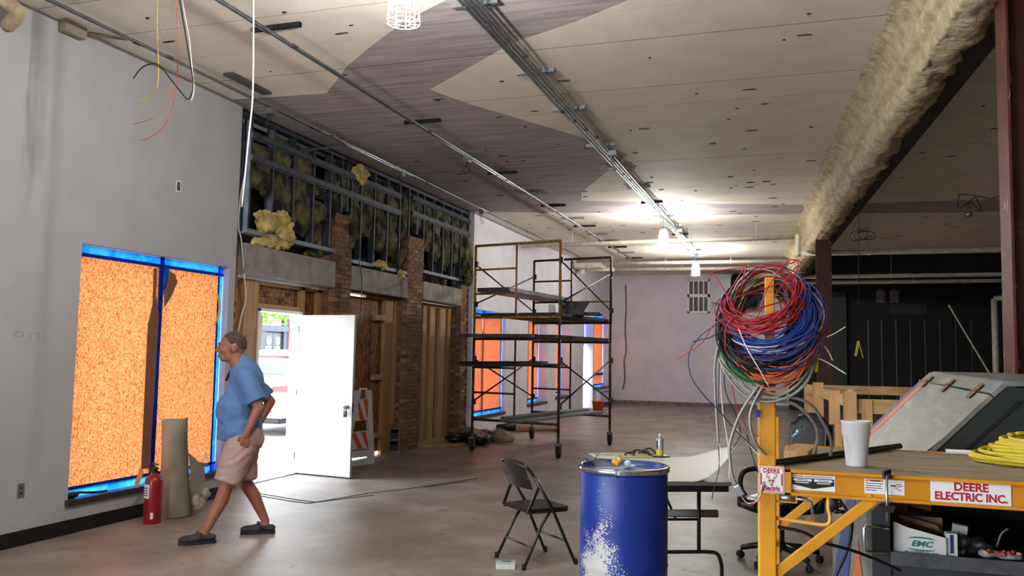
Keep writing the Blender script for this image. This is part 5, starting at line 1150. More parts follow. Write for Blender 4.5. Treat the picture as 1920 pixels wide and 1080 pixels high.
for (x, y, up) in ((-.085, YF+.022, True), (-.085, YR-.022, False), (XR+.03, YF+.022, False), (XR+.03, YR-.022, False)):
    PL('post', lambda q: q.box(x-.029, x+.029, y-.024, y+.024, .12, 1.60 if up else 1.40, .004), M_yellow)
    if up:
        PL('post_edge', lambda q: q.box(x-.0325, x-.029, y-.02, y+.02, .2, 1.58), mat('pale_yellow_edge', '#c6b23a', .5))
        PL('inner_post', lambda q: (q.box(x-.006, x+.027, y-.016, y+.016, 1.58, 1.952, .003), q.box(x+.0105, x+.0115, y-.0165, y-.0155, 1.6, 1.94)), M_yellow)
    cst = PL('caster', lambda q: (q.cyl((x, y, .12), (x, y, .2), .02, 10), q.box(x-.025, x-.02, y-.03, y+.03, .05, .13), q.box(x+.02, x+.025, y-.03, y+.03, .05, .13), q.lathe([(.02, -.018), (.055, -.018), (.06, 0), (.055, .018), (.02, .018)], 18, M=Matrix.Translation((x, y, .06)) @ Matrix.Rotation(math.pi/2, 4, 'Y'))), M_rubber)
for y in (YF+.022, YR-.022):
    PL('brace', lambda q: q.beam((-.06, y, .915), (.262, y, 1.196), .022, .036, bev=.003))
    PL('brace', lambda q: q.beam((XR, y, .915), (XR-.322, y, 1.196), .022, .036, bev=.003))
for z in (.25, .55, .85): PL('rung', lambda q: (q.cyl((-.085, YF+.04, z), (-.085, YR-.04, z), .014, 8), q.cyl((XR+.03, YF+.04, z), (XR+.03, YR-.04, z), .014, 8)))
for z in (.16, ): PL('bottom_rail', lambda q: (q.box(-.06, XR, YF+.01, YF+.034, .13, .17), q.box(-.06, XR, YR-.034, YR-.01, .13, .17)))
PL('bent_handle', lambda q: q.tube(spline([(-.06, YF+.02, 1.106), (.04, YF+.02, 1.098), (.10, YF+.02, 1.095), (.118, YF+.02, 1.105), (.120, YF+.02, 1.13), (.115, YF+.02, 1.15), (.116, YF+.02, 1.19)], 6), .0065, 8), mat('yellow_rod', '#d8a24a', .45))
PL('lock_pin', lambda q: (q.tube([(-.03, YF+.005, 1.181), (.045, YF+.005, 1.178), (.06, YF+.005, 1.17), (.064, YF+.005, 1.13)], .0055, 8), q.cyl((-.04, YF+.005, 1.181), (.005, YF+.005, 1.180), .011, 10)), M_galv)
PL('pin_bracket', lambda q: (q.box(-.055, -.048, YF, YF+.02, 1.165, 1.192), q.box(.008, .014, YF, YF+.02, 1.168, 1.192), q.box(-.055, .014, YF, YF+.02, 1.164, 1.169)))
# C clamp on the beam
T9 = thing('c_clamp', 'small steel clamp gripping the yellow side beam', 'clamp', (.298, YF-.012, 1.16))
q = MB(); q.box(-.012, .016, -.008, .022, .108, .126, .004); q.tube([(-.005, 0, .115), (-.01, -.006, .128), (.012, .01, .132)], .007, 8); q.done('jaw', M_black, T9)
q = MB(); q.cyl((0, -.004, -.035), (0, -.004, .118), .0048, 10); q.done('screw', M_galv, T9)
q = MB(); q.prism([(-.026, .02), (.026, .02), (.018, .0), (-.018, .0)], -.012, .022, axis='y'); q.cyl((-.02, -.004, .006), (.02, -.004, .006), .006, 8); q.done('wing_nut', M_black, T9)
# printed signs on the beam (flat prints, children of the platform)
M_sign = mat('white_sign_vinyl', '#d6d6d8', .45); M_sred = mat('dark_red_print', '#a0142c', .5); M_sblk = mat('black_print', '#161616', .5); M_sor = mat('orange_print', '#d9792f', .5)
def panel(nm, x0, x1, z0, z1, y, m, par=None, th=.0006): 
    ob = PL(nm, lambda q: q.box(x0, x1, y-th, y, z0, z1), m)
    return ob
YS = YF+.0175
def print_text(s, size, m, x, z, y, sx=1, bold=0, rot=0, shear=0):
    o = text_mesh(s, size, m, T, Matrix.Translation((-o_.x, -o_.y, 0)) @ face_minus_y(x, y, z) @ Matrix.Rotation(rot, 4, 'Z'), sx=sx, bold=bold, shear=shear); return o
panel('company_sign', .434, .671, 1.199, 1.268, YS-.003, M_sign)
print_text('DEERE', .036, M_sred, .555, 1.2510, YS-.0042, sx=1.0, bold=.0012)
print_text('ELECTRIC INC.', .036, M_sred, .5535, 1.2190, YS-.0042, sx=.905, bold=.0012)
panel('arrow_label', -.006, .138, 1.209, 1.262, YS-.001, M_sign)
PL('arrow_field', lambda q: q.prism([(-.003, 1.251), (.135, 1.251), (.135, 1.228), (.066, 1.2145), (-.003, 1.228)], YS-.0022, YS-.0017), M_sblk)
for s in (-1, 1):
    c = .066; PL('white_arrow', lambda q: q.prism([(c+s*.004, 1.248), (c+s*.056, 1.248), (c+s*.056, 1.2495), (c+s*.066, 1.244), (c+s*.056, 1.2385), (c+s*.056, 1.240), (c+s*.004, 1.240)], YS-.0032, YS-.0024), M_sign)
    panel('print_line', c+s*.035-.018, c+s*.035+.018, 1.2431, 1.2449, YS-.0033, M_sblk); panel('print_line', c+s*.035-.022, c+s*.035+.022, 1.2335, 1.2362, YS-.0024, M_sign)
panel('print_line', .0, .035, 1.2535, 1.2585, YS-.0018, M_sor); panel('print_line', .04, .13, 1.255, 1.257, YS-.0018, M_sblk)
panel('warning_label', .231, .356, 1.212, 1.261, YS-.001, M_sign); panel('print_line', .234, .29, 1.252, 1.259, YS-.0018, M_sor); panel('print_line', .25, .28, 1.254, 1.2575, YS-.0024, M_sblk)
for k in range(4): panel('print_line', .235, .288-.004*(k % 2)-(.015 if k == 3 else 0), 1.2450-.0075*k, 1.2472-.0075*k, YS-.0018, M_sblk)
PL('pictogram', lambda q: (q.tube([(.312, YS-.002, 1.24), (.330, YS-.002, 1.245), (.345, YS-.002, 1.249), (.350, YS-.002, 1.243), (.338, YS-.002, 1.24), (.326, YS-.002, 1.236), (.345, YS-.002, 1.226)], .0011, 4), q.tube([(.313, YS-.002, 1.243), (.328, YS-.002, 1.2405)], .0018, 4)), M_sblk)
# post sticker with the stag skull emblem
yp = YF-.0022
panel('post_sticker', -.1135, -.054+.026, 1.195, 1.286, yp, M_sign); panel('sticker_border', -.1105, -.031, 1.198, 1.283, yp-.0006, M_sred); panel('sticker_field', -.1085, -.033, 1.200, 1.281, yp-.0011, M_sign)
sc_x = -.0707
print_text('DEERE', .021, M_sred, sc_x, 1.2705, yp-.0018, sx=.92, bold=.0007)
print_text('Electric', .0235, M_sred, sc_x, 1.2105, yp-.0018, sx=.82, bold=.0010)
def sk(pts): return [(sc_x+a*.001, 1.240+b*.001) for a, b in pts]
PL('emblem_disc', lambda q: q.prism([(sc_x+.0255*math.cos(t), 1.2415+.028*math.sin(t)) for t in [k*math.pi/14 for k in range(28)]], yp-.0022, yp-.0017), M_sign)
PL('stag_skull', lambda q: (q.prism(sk([(-12, -2), (-5, 0), (0, 1), (5, 0), (12, -2), (9, -6), (6, -6), (5, -12), (3, -20), (0, -23), (-3, -20), (-5, -12), (-6, -6), (-9, -6)]), yp-.0030, yp-.0024)), M_sred)
PL('skull_highlight', lambda q: q.prism(sk([(-4, -3), (2, -3), (1, -12), (-1, -18), (-3, -12)]), yp-.0036, yp-.0031), M_sign)
for s in (-1, 1):
    PL('antler', lambda q: q.tube([(a, yp-.003, b) for a, b in sk([(s*3, 0), (s*9, 4), (s*15, 9), (s*17, 16), (s*13, 22), (s*6, 24)])], .0011, 5), M_sred)
    PL('antler', lambda q: q.tube([(a, yp-.003, b) for a, b in sk([(s*10, 5), (s*8, 12), (s*9, 16)])], .0009, 5), M_sred); PL('red_margin', lambda q: q.box(sc_x+s*.0345-.0022, sc_x+s*.0345+.0022, yp-.0022, yp-.0017, 1.222, 1.262), M_sred)

# ------------------------------------------------------------------ on the deck
ZD = 1.2745
T = thing('foam_cup', 'tall white foam cup on the plywood deck', 'cup', (.222, 3.385, ZD)); M_foamw = mat('white_foam', '#dcdde2', .6, bump=.04, bscale=200)
q = MB(); q.lathe([(.0005, .004), (.033, .003), (.0345, 0), (.036, .004), (.0462, .112), (.0486, .114), (.0505, .156), (.0525, .158), (.0525, .165), (.0505, .166), (.048, .162), (.034, .012), (.0005, .012)], 48, closed_bot=False, closed_top=False); q.done('cup_body', M_foamw, T)
q = MB(); q.box(-.045, .045, -.16, .16, 0, .038, .004); o = q.done('wood_block', mat('offcut_wood', '#b98d5f', .65, col2='#a0744a', scale=4, stretch=(10, 1.2, 10), detail=6)); o.location = (.032, 3.60, ZD); o.rotation_euler = (0, 0, math.radians(-7)); tag(o, 'short pine offcut lying on the plywood deck beside the post', 'wood block')
T = thing('steel_tube', 'dark steel tube lying across the plywood deck behind the cup', 'tube', (-.045, 3.27, ZD+.0135)); d = Vector((.515, .90, 0)); q = MB()
n = 20; q.tube([d*(i/n)+Vector((-.02, -.04, 0)) for i in range(n+1)], .0125, 16, cap=False); q.done('tube_wall', mat('dark_tube_steel', '#2e2d2c', .38, .6), T); q = MB(); q.tube([d*(i/n)*.999+Vector((-.0195, -.039, 0)) for i in range(n+1)], .0105, 16, cap=False); q.cyl(d*.02+Vector((-.02, -.04, 0)), d*.03+Vector((-.02, -.04, 0)), .0104, 12); q.done('tube_bore', M_black, T)
q = MB(); q.cyl((0, 0, 0), (.35, -.02, 0), .010, 12); o = q.done('white_rod', mat('white_plastic_rod', '#c9c9c4', .5)); o.location = (.615, 4.02, ZD+.0105); tag(o, 'thin white rod at the back of the deck behind the yellow hose', 'rod')
M_hose = mat('yellow_hose', '#c9b52c', .5, col2='#b8a326', scale=8); q = MB(); pts = []; R = random.Random(11)
for lp in range(11):
    rx, ry = .25+R.uniform(-.03, .012)-.006*lp, .21+R.uniform(-.03, .01)-.004*lp; cx, cy = .905+R.uniform(-.015, .015)+.008*lp, 3.78+R.uniform(-.02, .02)
    for k in range(36):
        a = 2*math.pi*k/36+2.6; pts.append((cx+rx*math.cos(a), cy+ry*math.sin(a), ZD+.008+.0088*(lp+k/36)+.004*math.sin(a*2+lp)))
q.tube(pts, .0085, 8); tag(q.done('yellow_hose', M_hose), 'coil of yellow hose on the right of the plywood deck', 'hose')

# ------------------------------------------------------------------ wire coils round the post
CX, CZ = -.070, 1.80
def coil(name, lab, m, r, turns, a, b, cx, cz, tilt, roll, yaw, sd, spread=.018, tail=None, taildir=None):
    """rings of one wire round the post: a across, b deep; the ring plane is tilted by tilt (front down) and rolled"""
    R = random.Random(sd); Mx = Matrix.Rotation(yaw, 3, 'Z') @ Matrix.Rotation(roll, 3, 'Y') @ Matrix.Rotation(tilt, 3, 'X'); pts = []; N = 30
    ox = oy = oz = 0; ra = a; rb = b
    for t in range(turns):
        nx = [R.gauss(0, spread*.5) for _ in range(3)]; na, nb = a*(1+R.gauss(0, .05)), b*(1+R.gauss(0, .06)); wob = R.uniform(0, 6.28)
        for k in range(N):
            f = k/N; p = 2*math.pi*f; 
            A = ra+(na-ra)*f; B = rb+(nb-rb)*f; o = Vector((ox+(nx[0]-ox)*f, oy+(nx[1]-oy)*f, oz+(nx[2]-oz)*f))
            v = Vector((A*math.cos(p), B*math.sin(p), spread*.35*math.sin(2*p+wob)))+o*1.0
            pts.append(Vector((cx, YF+.022, cz))+Mx @ v)
        ra, rb = na, nb; ox, oy, oz = nx
    if tail: pts += spline([pts[-1]]+[Vector(p) for p in tail], 8)[1:]
    q = MB(); q.tube(pts, r, 6); return tag(q.done(name, m), lab, 'wire coil')
def kx(px, py, dy=0): return Vector((-.079+px*.001866, YF+dy, 1.799-py*.00189))      # local drawing units (about 2 mm) in the coil's own plane
coil('wire_coil', 'crimson wire coil, topmost round the yellow post', M_wred, .0023, 30, .130, .128, -.112, 1.858, math.radians(42), math.radians(-14), 0, 1, 0.044, [kx(-60, 0, -.12), kx(-75, 60, -.13), kx(-110, 120, -.12), kx(-145, 73, -.1)][0:2])
coil('wire_coil', 'bright blue wire coil just under the crimson one', M_wblue, .0024, 30, .135, .150, -.078, 1.830, math.radians(52), math.radians(-18), .1, 2, 0.04)
coil('wire_coil', 'violet wire coil under the bright blue one', M_wpurple, .0023, 14, .150, .150, -.060, 1.800, math.radians(52), math.radians(-14), 0, 3, 0.03)
coil('wire_coil', 'white wire coil mixed among the violet loops', M_wwhite, .0022, 5, .150, .150, -.060, 1.798, math.radians(53), math.radians(-12), 0, 4, 0.045)
coil('wire_coil', 'orange wire coil in the middle of the bundle', M_worange, .0025, 30, .135, .190, -.070, 1.778, math.radians(66), math.radians(-8), 0, 5, 0.036)
coil('wire_coil', 'black wire coil on the left of the bundle', M_wblack, .0025, 30, .130, .175, -.112, 1.775, math.radians(62), math.radians(10), 0, 6, 0.04)
coil('wire_coil', 'green wire coil low on the left of the bundle', M_wgreen, .0025, 18, .128, .198, -.096, 1.772, math.radians(71), math.radians(8), 0, 7, 0.022)
coil('wire_coil', 'dark red wire coil hanging under the green one', mat('maroon_wire', '#7d1526', .45), .0023, 8, .132, .210, -.08, 1.770, math.radians(76), 0, 0, 8, 0.022)
coil('wire_coil', 'navy wire coil at the right side of the bundle', mat('navy_wire', '#1c2c5e', .45), .0024, 16, .145, .162, -.052, 1.790, math.radians(58), math.radians(-16), 0, 9, 0.04)
coil('wire_coil', 'pale grey wire coil lowest of the plastic coated wires', mat('pale_grey_wire', '#aaa79f', .45), .0022, 6, .138, .200, -.075, 1.778, math.radians(72), math.radians(-4), 0, 10, 0.035)
# loose red loop over the top and stray tails
wire('crimson loop sticking up over the top of the bundle', [kx(-60, -20, -.05), kx(-95, -78, -.02), kx(-108, -85), kx(-104, -90), kx(-70, -98, .02), kx(20, -104), kx(42, -106), kx(55, -112), kx(60, -102), kx(48, -96), kx(10, -40, -.03)], .0022, M_wred, 'wire_end')
wire('crimson wire rising from the bundle to the loop', [kx(-70, -50, -.05), kx(-44, -98), kx(-40, -100), kx(-50, -60, -.06)], .0022, M_wred, 'wire_end')
wire('crimson wire arching over the post top', [kx(-20, 5, -.1), kx(0, -60, -.02), kx(30, -105), kx(44, -113), kx(55, -104), kx(35, -75), kx(-60, -40, -.05)], .0022, M_wred, 'wire_end')
wire('crimson wire end pointing left out of the bundle', [kx(-60, -5, -.08), kx(-96, 10, -.08), kx(-120, 45, -.08), kx(-162, 75, -.08)], .0021, M_wred, 'wire_end')
wire('blue wire hanging in a long arc left of the bundle to the table', [kx(-60, 0, -.06), kx(-100, 15, -.06), kx(-130, 40, -.06), kx(-145, 70, -.06), kx(-140, 110, -.06), kx(-115, 145, -.06), kx(-90, 170, -.05), kx(-60, 205, -.04), kx(-20, 245, -.03)], .0022, mat('navy_wire', '#1c2c5e', .45), 'wire_end')
wire('dark blue wire end sticking out left of the bundle', [kx(-80, 20, -.07), kx(-105, 35, -.07), kx(-125, 40, -.07), kx(-138, 43, -.07)], .0022, mat('navy_wire', '#1c2c5e', .45), 'wire_end')
wire('white wire crossing down the front of the bundle', [kx(-50, 20, -.15), kx(-35, 55, -.15), kx(-15, 90, -.15), kx(2, 122, -.12)], .0021, M_wwhite, 'wire_end')
wire('white stiff wire poking out right of the bundle, upper one', [kx(70, 30, -.02), kx(90, 35), kx(115, 26), kx(137, 12)], .0018, M_wwhite, 'wire_end')
wire('white stiff wire poking out right of the bundle, middle one', [kx(80, 25, -.02), kx(98, 45), kx(108, 60), kx(114, 74)], .002, M_wwhite, 'wire_end')
wire('white stiff wire poking out right of the bundle, lowest one', [kx(75, 68, -.02), kx(100, 75), kx(137, 98)], .0022, M_wwhite, 'wire_end')
for k, (pts, m, lab) in enumerate((
    ([kx(-85, 55), kx(-88, 110), kx(-84, 175), kx(-74, 240), kx(-72, 300)], M_wwhite, 'white wire hanging straight down left of the post'),
    ([kx(-80, 60), kx(-80, 130), kx(-60, 180), kx(-52, 215), kx(-70, 248)], M_wblack, 'black wire hanging left of the post and hooking back'),
    ([kx(-72, 95), kx(-62, 150), kx(-50, 185), kx(-25, 215), kx(10, 215)], M_wred, 'red wire sagging left of the post'),
    ([kx(-90, 60), kx(-92, 130), kx(-96, 170), kx(-120, 190), kx(-150, 188)], mat('teal_grey_wire', '#4d5a60', .5), 'grey wire trailing off to the left under the bundle'),
    ([kx(-60, 205), kx(-30, 240), kx(0, 268), kx(22, 300), kx(20, 330, .05)], M_wwhite, 'white wire running behind the post to the deck'),
    ([kx(-40, 215), kx(-28, 260), kx(-12, 300), kx(0, 320)], M_wblack, 'black wire dropping beside the post'),
    ([kx(50, 120), kx(58, 160), kx(60, 190), kx(52, 205)], M_wblack, 'black wire hook right of the post'))):
    wire(lab, pts, .0021, m, 'wire_end')
# armoured cable loops
def cable(lab, pts, r=.0056, closed=False, n=14):
    P = spline(pts, n, closed); L = [0]
    for a, b in zip(P, P[1:]): L.append(L[-1]+(b-a).length)
    step = .0046; out = []; s = 0; i = 0
    while s < L[-1]:
        while i < len(L)-2 and L[i+1] < s: i += 1
        out.append(P[i].lerp(P[i+1], (s-L[i])/max(1e-6, L[i+1]-L[i]))); s += step
    q = MB(); q.tube(out, r, 7, radii=[r if k % 2 else r*.70 for k in range(len(out))]); return tag(q.done('armoured_cable', M_mc), lab, 'cable')
R = random.Random(21)
for k in range(6):
    j = lambda s=6: R.uniform(-s, s)
    cable(('steel armoured cable loop hanging outermost under the bundle', 'second steel armoured cable loop under the bundle', 'third steel armoured cable loop under the bundle', 'fourth steel armoured cable loop under the bundle', 'fifth steel armoured cable loop, high under the green wire', 'innermost steel armoured cable loop under the bundle')[k],
          [kx(-85+3*k+j(), 20, .02), kx(-92+5*k+j(), 70, -.02), kx(-70+4*k+j(), 116-4*k+j(), -.03), kx(-25+j(), 145-5*k+j(), -.035), kx(20+j(), 147-5*k+j(), -.035), kx(66-2*k+j(), 118-5*k+j(), -.03), kx(92-5*k+j(), 65+j(), 0), kx(80-3*k, 10, .06)])
cable('steel armoured cable hanging from the left of the bundle, two thin wires at its end', [kx(-90, 40, -.03), kx(-98, 90, -.03), kx(-97, 140, -.03), kx(-94, 190, -.03), kx(-91, 232, -.03)], .0055)
wire('black wire out of the end of the hanging armoured cable', [kx(-91, 232, -.03), kx(-90, 262, -.03), kx(-91, 285, -.03), kx(-100, 318, -.03), kx(-103, 336, -.03)], .0018, M_wblack, 'wire_end')
wire('white wire out of the end of the hanging armoured cable', [kx(-91, 232, -.03), kx(-86, 250, -.03), kx(-92, 272, -.03), kx(-108, 286, -.03), kx(-110, 296, -.03)], .0018, M_wwhite, 'wire_end')
cable('thick steel armoured cable swinging left of the post and down past the table edge', [kx(-10, 112, -.04), kx(-45, 165, -.05), kx(-62, 205, -.05), kx(-70, 240, -.05), kx(-66, 285, -.05), kx(-58, 306, -.05)], .0068)
q = MB(); q.box(-.011, .011, -.006, .006, -.028, .012, .003); o = q.done('cable_connector', M_galv); o.location = kx(-55, 312, -.05); o.rotation_euler = (0, math.radians(-30), 0); tag(o, 'steel connector at the end of the thick armoured cable', 'connector')
for k, m in enumerate((M_wblack, M_wwhite, M_wred)): wire(('black', 'white', 'red')[k]+' wire tail looping from the steel connector', [kx(-54, 318, -.05), kx(-42+4*k, 334+3*k, -.05), kx(-22+3*k, 332-3*k, -.05), kx(-10, 312-6*k, -.04), kx(-6, 300, -.03)], .0018, m, 'wire_end')
cable('large steel armoured cable loop right of the post reaching the deck', [kx(-30, 152, -.02), kx(20, 142, -.02), kx(70, 152), kx(98, 190, .05), kx(112, 225, .1), kx(112, 254, .16)], .0068)
cable('smaller steel armoured cable loop right of the post', [kx(0, 150, -.03), kx(45, 155, -.01), kx(78, 185, .02), kx(88, 215, .06), kx(80, 250, .1)], .0068)
cable('steel armoured cable curling left of the post at knee of the bundle', [kx(-8, 120, -.05), kx(-30, 165, -.05), kx(-32, 200, -.05), kx(-22, 230, -.04), kx(-4, 250, -.02)], .0062)
q = MB(); q.sphere((0, 0, 0), (.008, .006, .009)); q.cyl((-.02, 0, -.02), (.012, 0, .008), .004, 8); o = q.done('wire_connector', mat('teal_metal', '#6ea3a8', .3, .6)); o.location = kx(52, 205, -.01); tag(o, 'shiny teal metal fitting hanging on the black hook right of the post', 'fitting')
q = MB(); q.box(-.008, .008, -.006, .006, -.012, .014, .003); o = q.done('blue_clip', mat('blue_clip_plastic', '#16369a', .4)); o.location = kx(-20, 175, -.02); tag(o, 'small blue plastic clip hanging left of the post', 'clip')
q = MB(); q.tube([kx(82, 60, .0), kx(86, 80, 0), kx(85, 96, 0)], .008, 8); tag(q.done('yellow_tape_wrap', M_wyel), 'yellow tape wrapped on the cable right of the bundle', 'tape')
# black cords drooping under the deck
wire('black cord sagging from the post toward the job box', [(-.05, YF+.03, 1.075), (.03, YF+.05, 1.06), (.10, YF+.1, 1.02), (.2, YF+.2, .98), (.30, YF+.3, .93), (.38, YF+.4, .88)], .006, M_wblack, 'cord')
wire('black cord hanging in a loop under the front of the deck', [(.15, YF+.25, 1.17), (.20, YF+.25, 1.08), (.19, YF+.25, .98), (.15, YF+.25, .88), (.10, YF+.25, .75)], .006, M_wblack, 'cord')
T = thing('cord_clamp', 'dark tangled cord clamp hanging under the deck left of the brace', 'clamp', (.16, YF+.3, 1.12)); q = MB(); R = random.Random(8)
for k in range(7): q.cyl((R.uniform(-.02, .02), 0, R.uniform(-.04, .04)), (R.uniform(-.03, .05), .01, R.uniform(-.05, .06)), .008, 6)
q.done('clamp_body', M_black, T)

# ------------------------------------------------------------------ job box behind the platform
M_jb = mat('grey_job_box_steel', '#77766f', .55, col2='#6a6a66', scale=3, bump=.04); mul_layer(M_jb, 2.6, .58, .72, '#56688a', stretch=(1, 1.2, 1), detail=4); mul_layer(M_jb, 6, .50, .75, '#8d8a80', stretch=(3, .5, 3), detail=6)
M_jd = mat('dark_green_steel', '#22292b', .5); M_jor = mat('orange_paint_stripe', '#b9683f', .6); M_jbl = mat('blue_paint_stripe', '#3c4f7c', .6); M_jg = mat('dark_grey_steel', '#33373d', .5, col2='#2a2d32', scale=5)
T = thing('job_box', 'large slope-sided steel job box open at the front behind the platform', 'box', (.335, 4.2, 0)); o_ = T.location.copy()
def JB(nm, fn, m, par=None): 
    q = MB(); fn(q); ob = q.done(nm, m, par or T)
    if par is None: ob.location = (-o_.x, -o_.y, 0)
    return ob
Y0, Y1 = 4.20, 5.68; SK = -.085    # the back end leans left by SK
def V(x, y, z): f = (y-Y0)/(Y1-Y0); return Vector((x+SK*f, y, z+.022*f))
def slab(q, a, b, th_n):
    """sheet between two front points a,b (x,z), running back"""
    pts = [V(a[0], Y0, a[1]), V(b[0], Y0, b[1]), V(b[0], Y1, b[1]), V(a[0], Y1, a[1])]; n = (pts[1]-pts[0]).cross(pts[3]-pts[0]).normalized()*th_n
    A = [q.b.verts.new(p) for p in pts]; B = [q.b.verts.new(p+n) for p in pts]; q.b.faces.new(A); q.b.faces.new(B[::-1])
    for k in range(4): q.b.faces.new((A[k], B[k], B[(k+1) % 4], A[(k+1) % 4]))
P0, P1, P2, P3_ = (.335, .06), (.335, .985), (.835, 1.508), (.89, 1.562)
JB('side_panel', lambda q: slab(q, P0, P1, .02), M_jb); JB('slope_lid', lambda q: slab(q, P1, P2, .02), M_jb); JB('top_flap', lambda q: slab(q, (.839, 1.512), P3_, .02), M_jb); JB('top_panel', lambda q: slab(q, P3_, (2.3, 1.562), .02), M_jb)
def band(q, t0, t1, s0, s1, off=.004):
    """painted band on the slope: t across (0 bottom..1 top), s along the depth"""
    def W(t, s): x = P1[0]+(P2[0]-P1[0])*t; z = P1[1]+(P2[1]-P1[1])*t; v = V(x, Y0+(Y1-Y0)*s, z); return v+Vector((-.722, 0, .69))*off
    pts = [W(0, t0), W(0, t1), W(1, s1), W(1, s0)]; A = [q.b.verts.new(p) for p in pts]; q.b.faces.new(A)
JB('paint_stripe', lambda q: band(q, .86, .94, .86, .94, .0215), M_jor); JB('paint_stripe', lambda q: band(q, .94, 1.0, .94, 1.0, .0215), M_jbl)
def side_poly(q, pts):
    A = [q.b.verts.new(V(.335, y, z)+Vector((-.0235, 0, 0))) for y, z in pts]; q.b.faces.new(A)
JB('side_stripe', lambda q: side_poly(q, [(4.55, .975), (4.85, .975), (5.67, .3), (5.67, .07), (5.2, .07)]), M_jbl)
JB('side_stripe', lambda q: side_poly(q, [(4.30, .62), (4.50, .80), (5.15, .07), (4.4, .07)]), M_jor)
def hinge(s):
    v = V(.837, Y0+(Y1-Y0)*s, 1.511)+Vector((-.017, 0, .017)); d = Vector((.69, 0, .722)); n = Vector((-.722, 0, .69))
    return lambda q: (q.box(-.045, .045, -.045, .045, 0, .004, .001, M=Matrix((Vector((0, 1, 0)), d, n)).transposed().to_4x4() if False else Matrix.Translation(v) @ Matrix((d, Vector((0, 1, 0)), n)).transposed().to_4x4()), q.cyl(v-Vector((0, .045, 0))+n*.004, v+Vector((0, .045, 0))+n*.004, .006, 8))
for s in (.16, .52, .86): JB('hinge', hinge(s), mat('rusty_hinge', '#6b4a35', .6, .3))
JB('hinge_rod', lambda q: q.cyl(V(.837, Y0, 1.511)+Vector((-.018, 0, .016)), V(.837, Y1, 1.511)+Vector((-.018, 0, .016)), .004, 8), M_black)
JB('front_panel', lambda q: q.prism([(.36, 1.01), (.885, 1.556), (2.3, 1.556), (2.3, 1.14), (.43, 1.14), (.43, 1.075)], Y0+.004, Y0+.03), M_jd)
JB('door_ridge', lambda q: q.prism([(.62, 1.262), (.70, 1.262), (.93, 1.50), (2.28, 1.50), (2.28, 1.49), (.94, 1.49), (.715, 1.262)], Y0-.004, Y0+.006), M_black)
JB('corner_post', lambda q: q.box(.335, .412, Y0, Y0+.05, .05, 1.06), M_jg); JB('front_lower', lambda q: q.box(.412, 2.3, Y0+.01, Y0+.04, .05, .77), M_jg)
JB('shelf', lambda q: q.box(.40, 2.25, Y0+.01, Y1-.1, .78, .80), M_jg); JB('shelf_lip', lambda q: q.box(.412, 2.3, Y0-.004, Y0+.012, .755, .815, .003), mat('scuffed_grey_lip', '#55595d', .5, col2='#454548', scale=12))
JB('back_panel', lambda q: slab(q, (.36, .1), (2.28, .1), .02) or q.prism([(.40, .8), (.40, 1.0), (.80, 1.42), (2.2, 1.42), (2.2, .8)], Y1-.3, Y1-.28), M_jg)
JB('handle', lambda q: (q.tube([(.405, Y0-.004, .915), (.31, Y0-.03, .925), (.302, Y0-.03, .915), (.302, Y0-.03, .82), (.312, Y0-.03, .81), (.405, Y0-.004, .802)], .008, 8)), M_chrome)
JB('handle_backing', lambda q: q.box(.34, .408, Y0-.006, Y0, .80, .93), M_black)
q = MB(); q.prism([(-.05, 0), (.045, .0), (.05, .05), (-.035, .055)], 0, .001, axis='z'); o = q.done('paper_tag', mat('pink_white_tag', '#d8bdb8', .5, col2='#b46a68', scale=26)); v = V(.50, Y0+.48, 1.157); o.location = v+Vector((-.722, 0, .69))*.0225
o.matrix_world = Matrix.Translation(o.location) @ Matrix((Vector((.69, 0, .722)), Vector((0, 1, 0)), Vector((-.722, 0, .69)))).transposed().to_4x4() @ Matrix.Rotation(.8, 4, 'Z') @ Matrix.Scale(1.5, 4); tag(o, 'small white and pink paper tag lying on the sloped grey lid', 'tag')
# ------------------------------------------------------------------ on the shelf of the job box
ZS = .802
T = thing('carton', 'white carton with green oval fastener maker emblem on the job box shelf', 'box', (.427, 4.235, ZS), math.radians(-4)); M_card = mat('brown_cardboard', '#8a6a4b', .85); M_cw = mat('white_carton', '#cfcfcd', .6); M_teal = mat('teal_print', '#14706a', .5)
q = MB(); q.prism([(0, 0), (.215, 0), (.215, .085), (.06, .118), (0, .14)], 0, .003); q.done('front_face', M_cw, T)
q = MB(); q.box(0, .003, 0, .2, 0, .14); q.box(.212, .215, 0, .2, 0, .085); q.box(0, .215, .197, .2, 0, .14); q.box(0, .215, 0, .2, 0, .003); q.done('carton_sides', M_card, T)
q = MB(); q.prism([(.03, .15), (.19, .115), (.2, .09), (.02, .13)], .14, .143); q.done('flap', M_card, T)
def c_text(s, size, x, z, sx=1, bold=0, shear=0): return text_mesh(s, size, M_teal, T, face_minus_y(x, -.0012, z), sx=sx, bold=bold, shear=shear)
c_text('EMC', .034, .115, .050, 1.25, .0012, .25); c_text('EMC FASTENERS AND TOOLS', .0105, .115, .013, 1.0, .0002)
for s in (1, -1):
    q = MB(); pts = [(.115+.056*math.cos(t), .050+s*(.0195+.012*math.sin(t))) for t in [k*math.pi/16 for k in range(17)]]; pts2 = [(.115+.056*math.cos(t), .050+s*(.0195+.005*math.sin(t))) for t in [k*math.pi/16 for k in range(16, -1, -1)]]
    q.prism(pts+pts2[1:-1], -.0012, -.0004); q.done('oval_arc', M_teal, T)
q = MB(); q.box(-.022, .022, 0, .06, 0, .105, .002); o = q.done('ruler_pack', mat('green_white_pack', '#c8d0c0', .5)); o.location = (.665, 4.23, ZS); tag(o, 'small pale upright pack beside the white carton', 'pack')
q = MB(); q.box(-.008, .006, -.001, 0, .02, .1); p_ = q.done('blue_print', mat('navy_print', '#1b2c6e', .5), o)
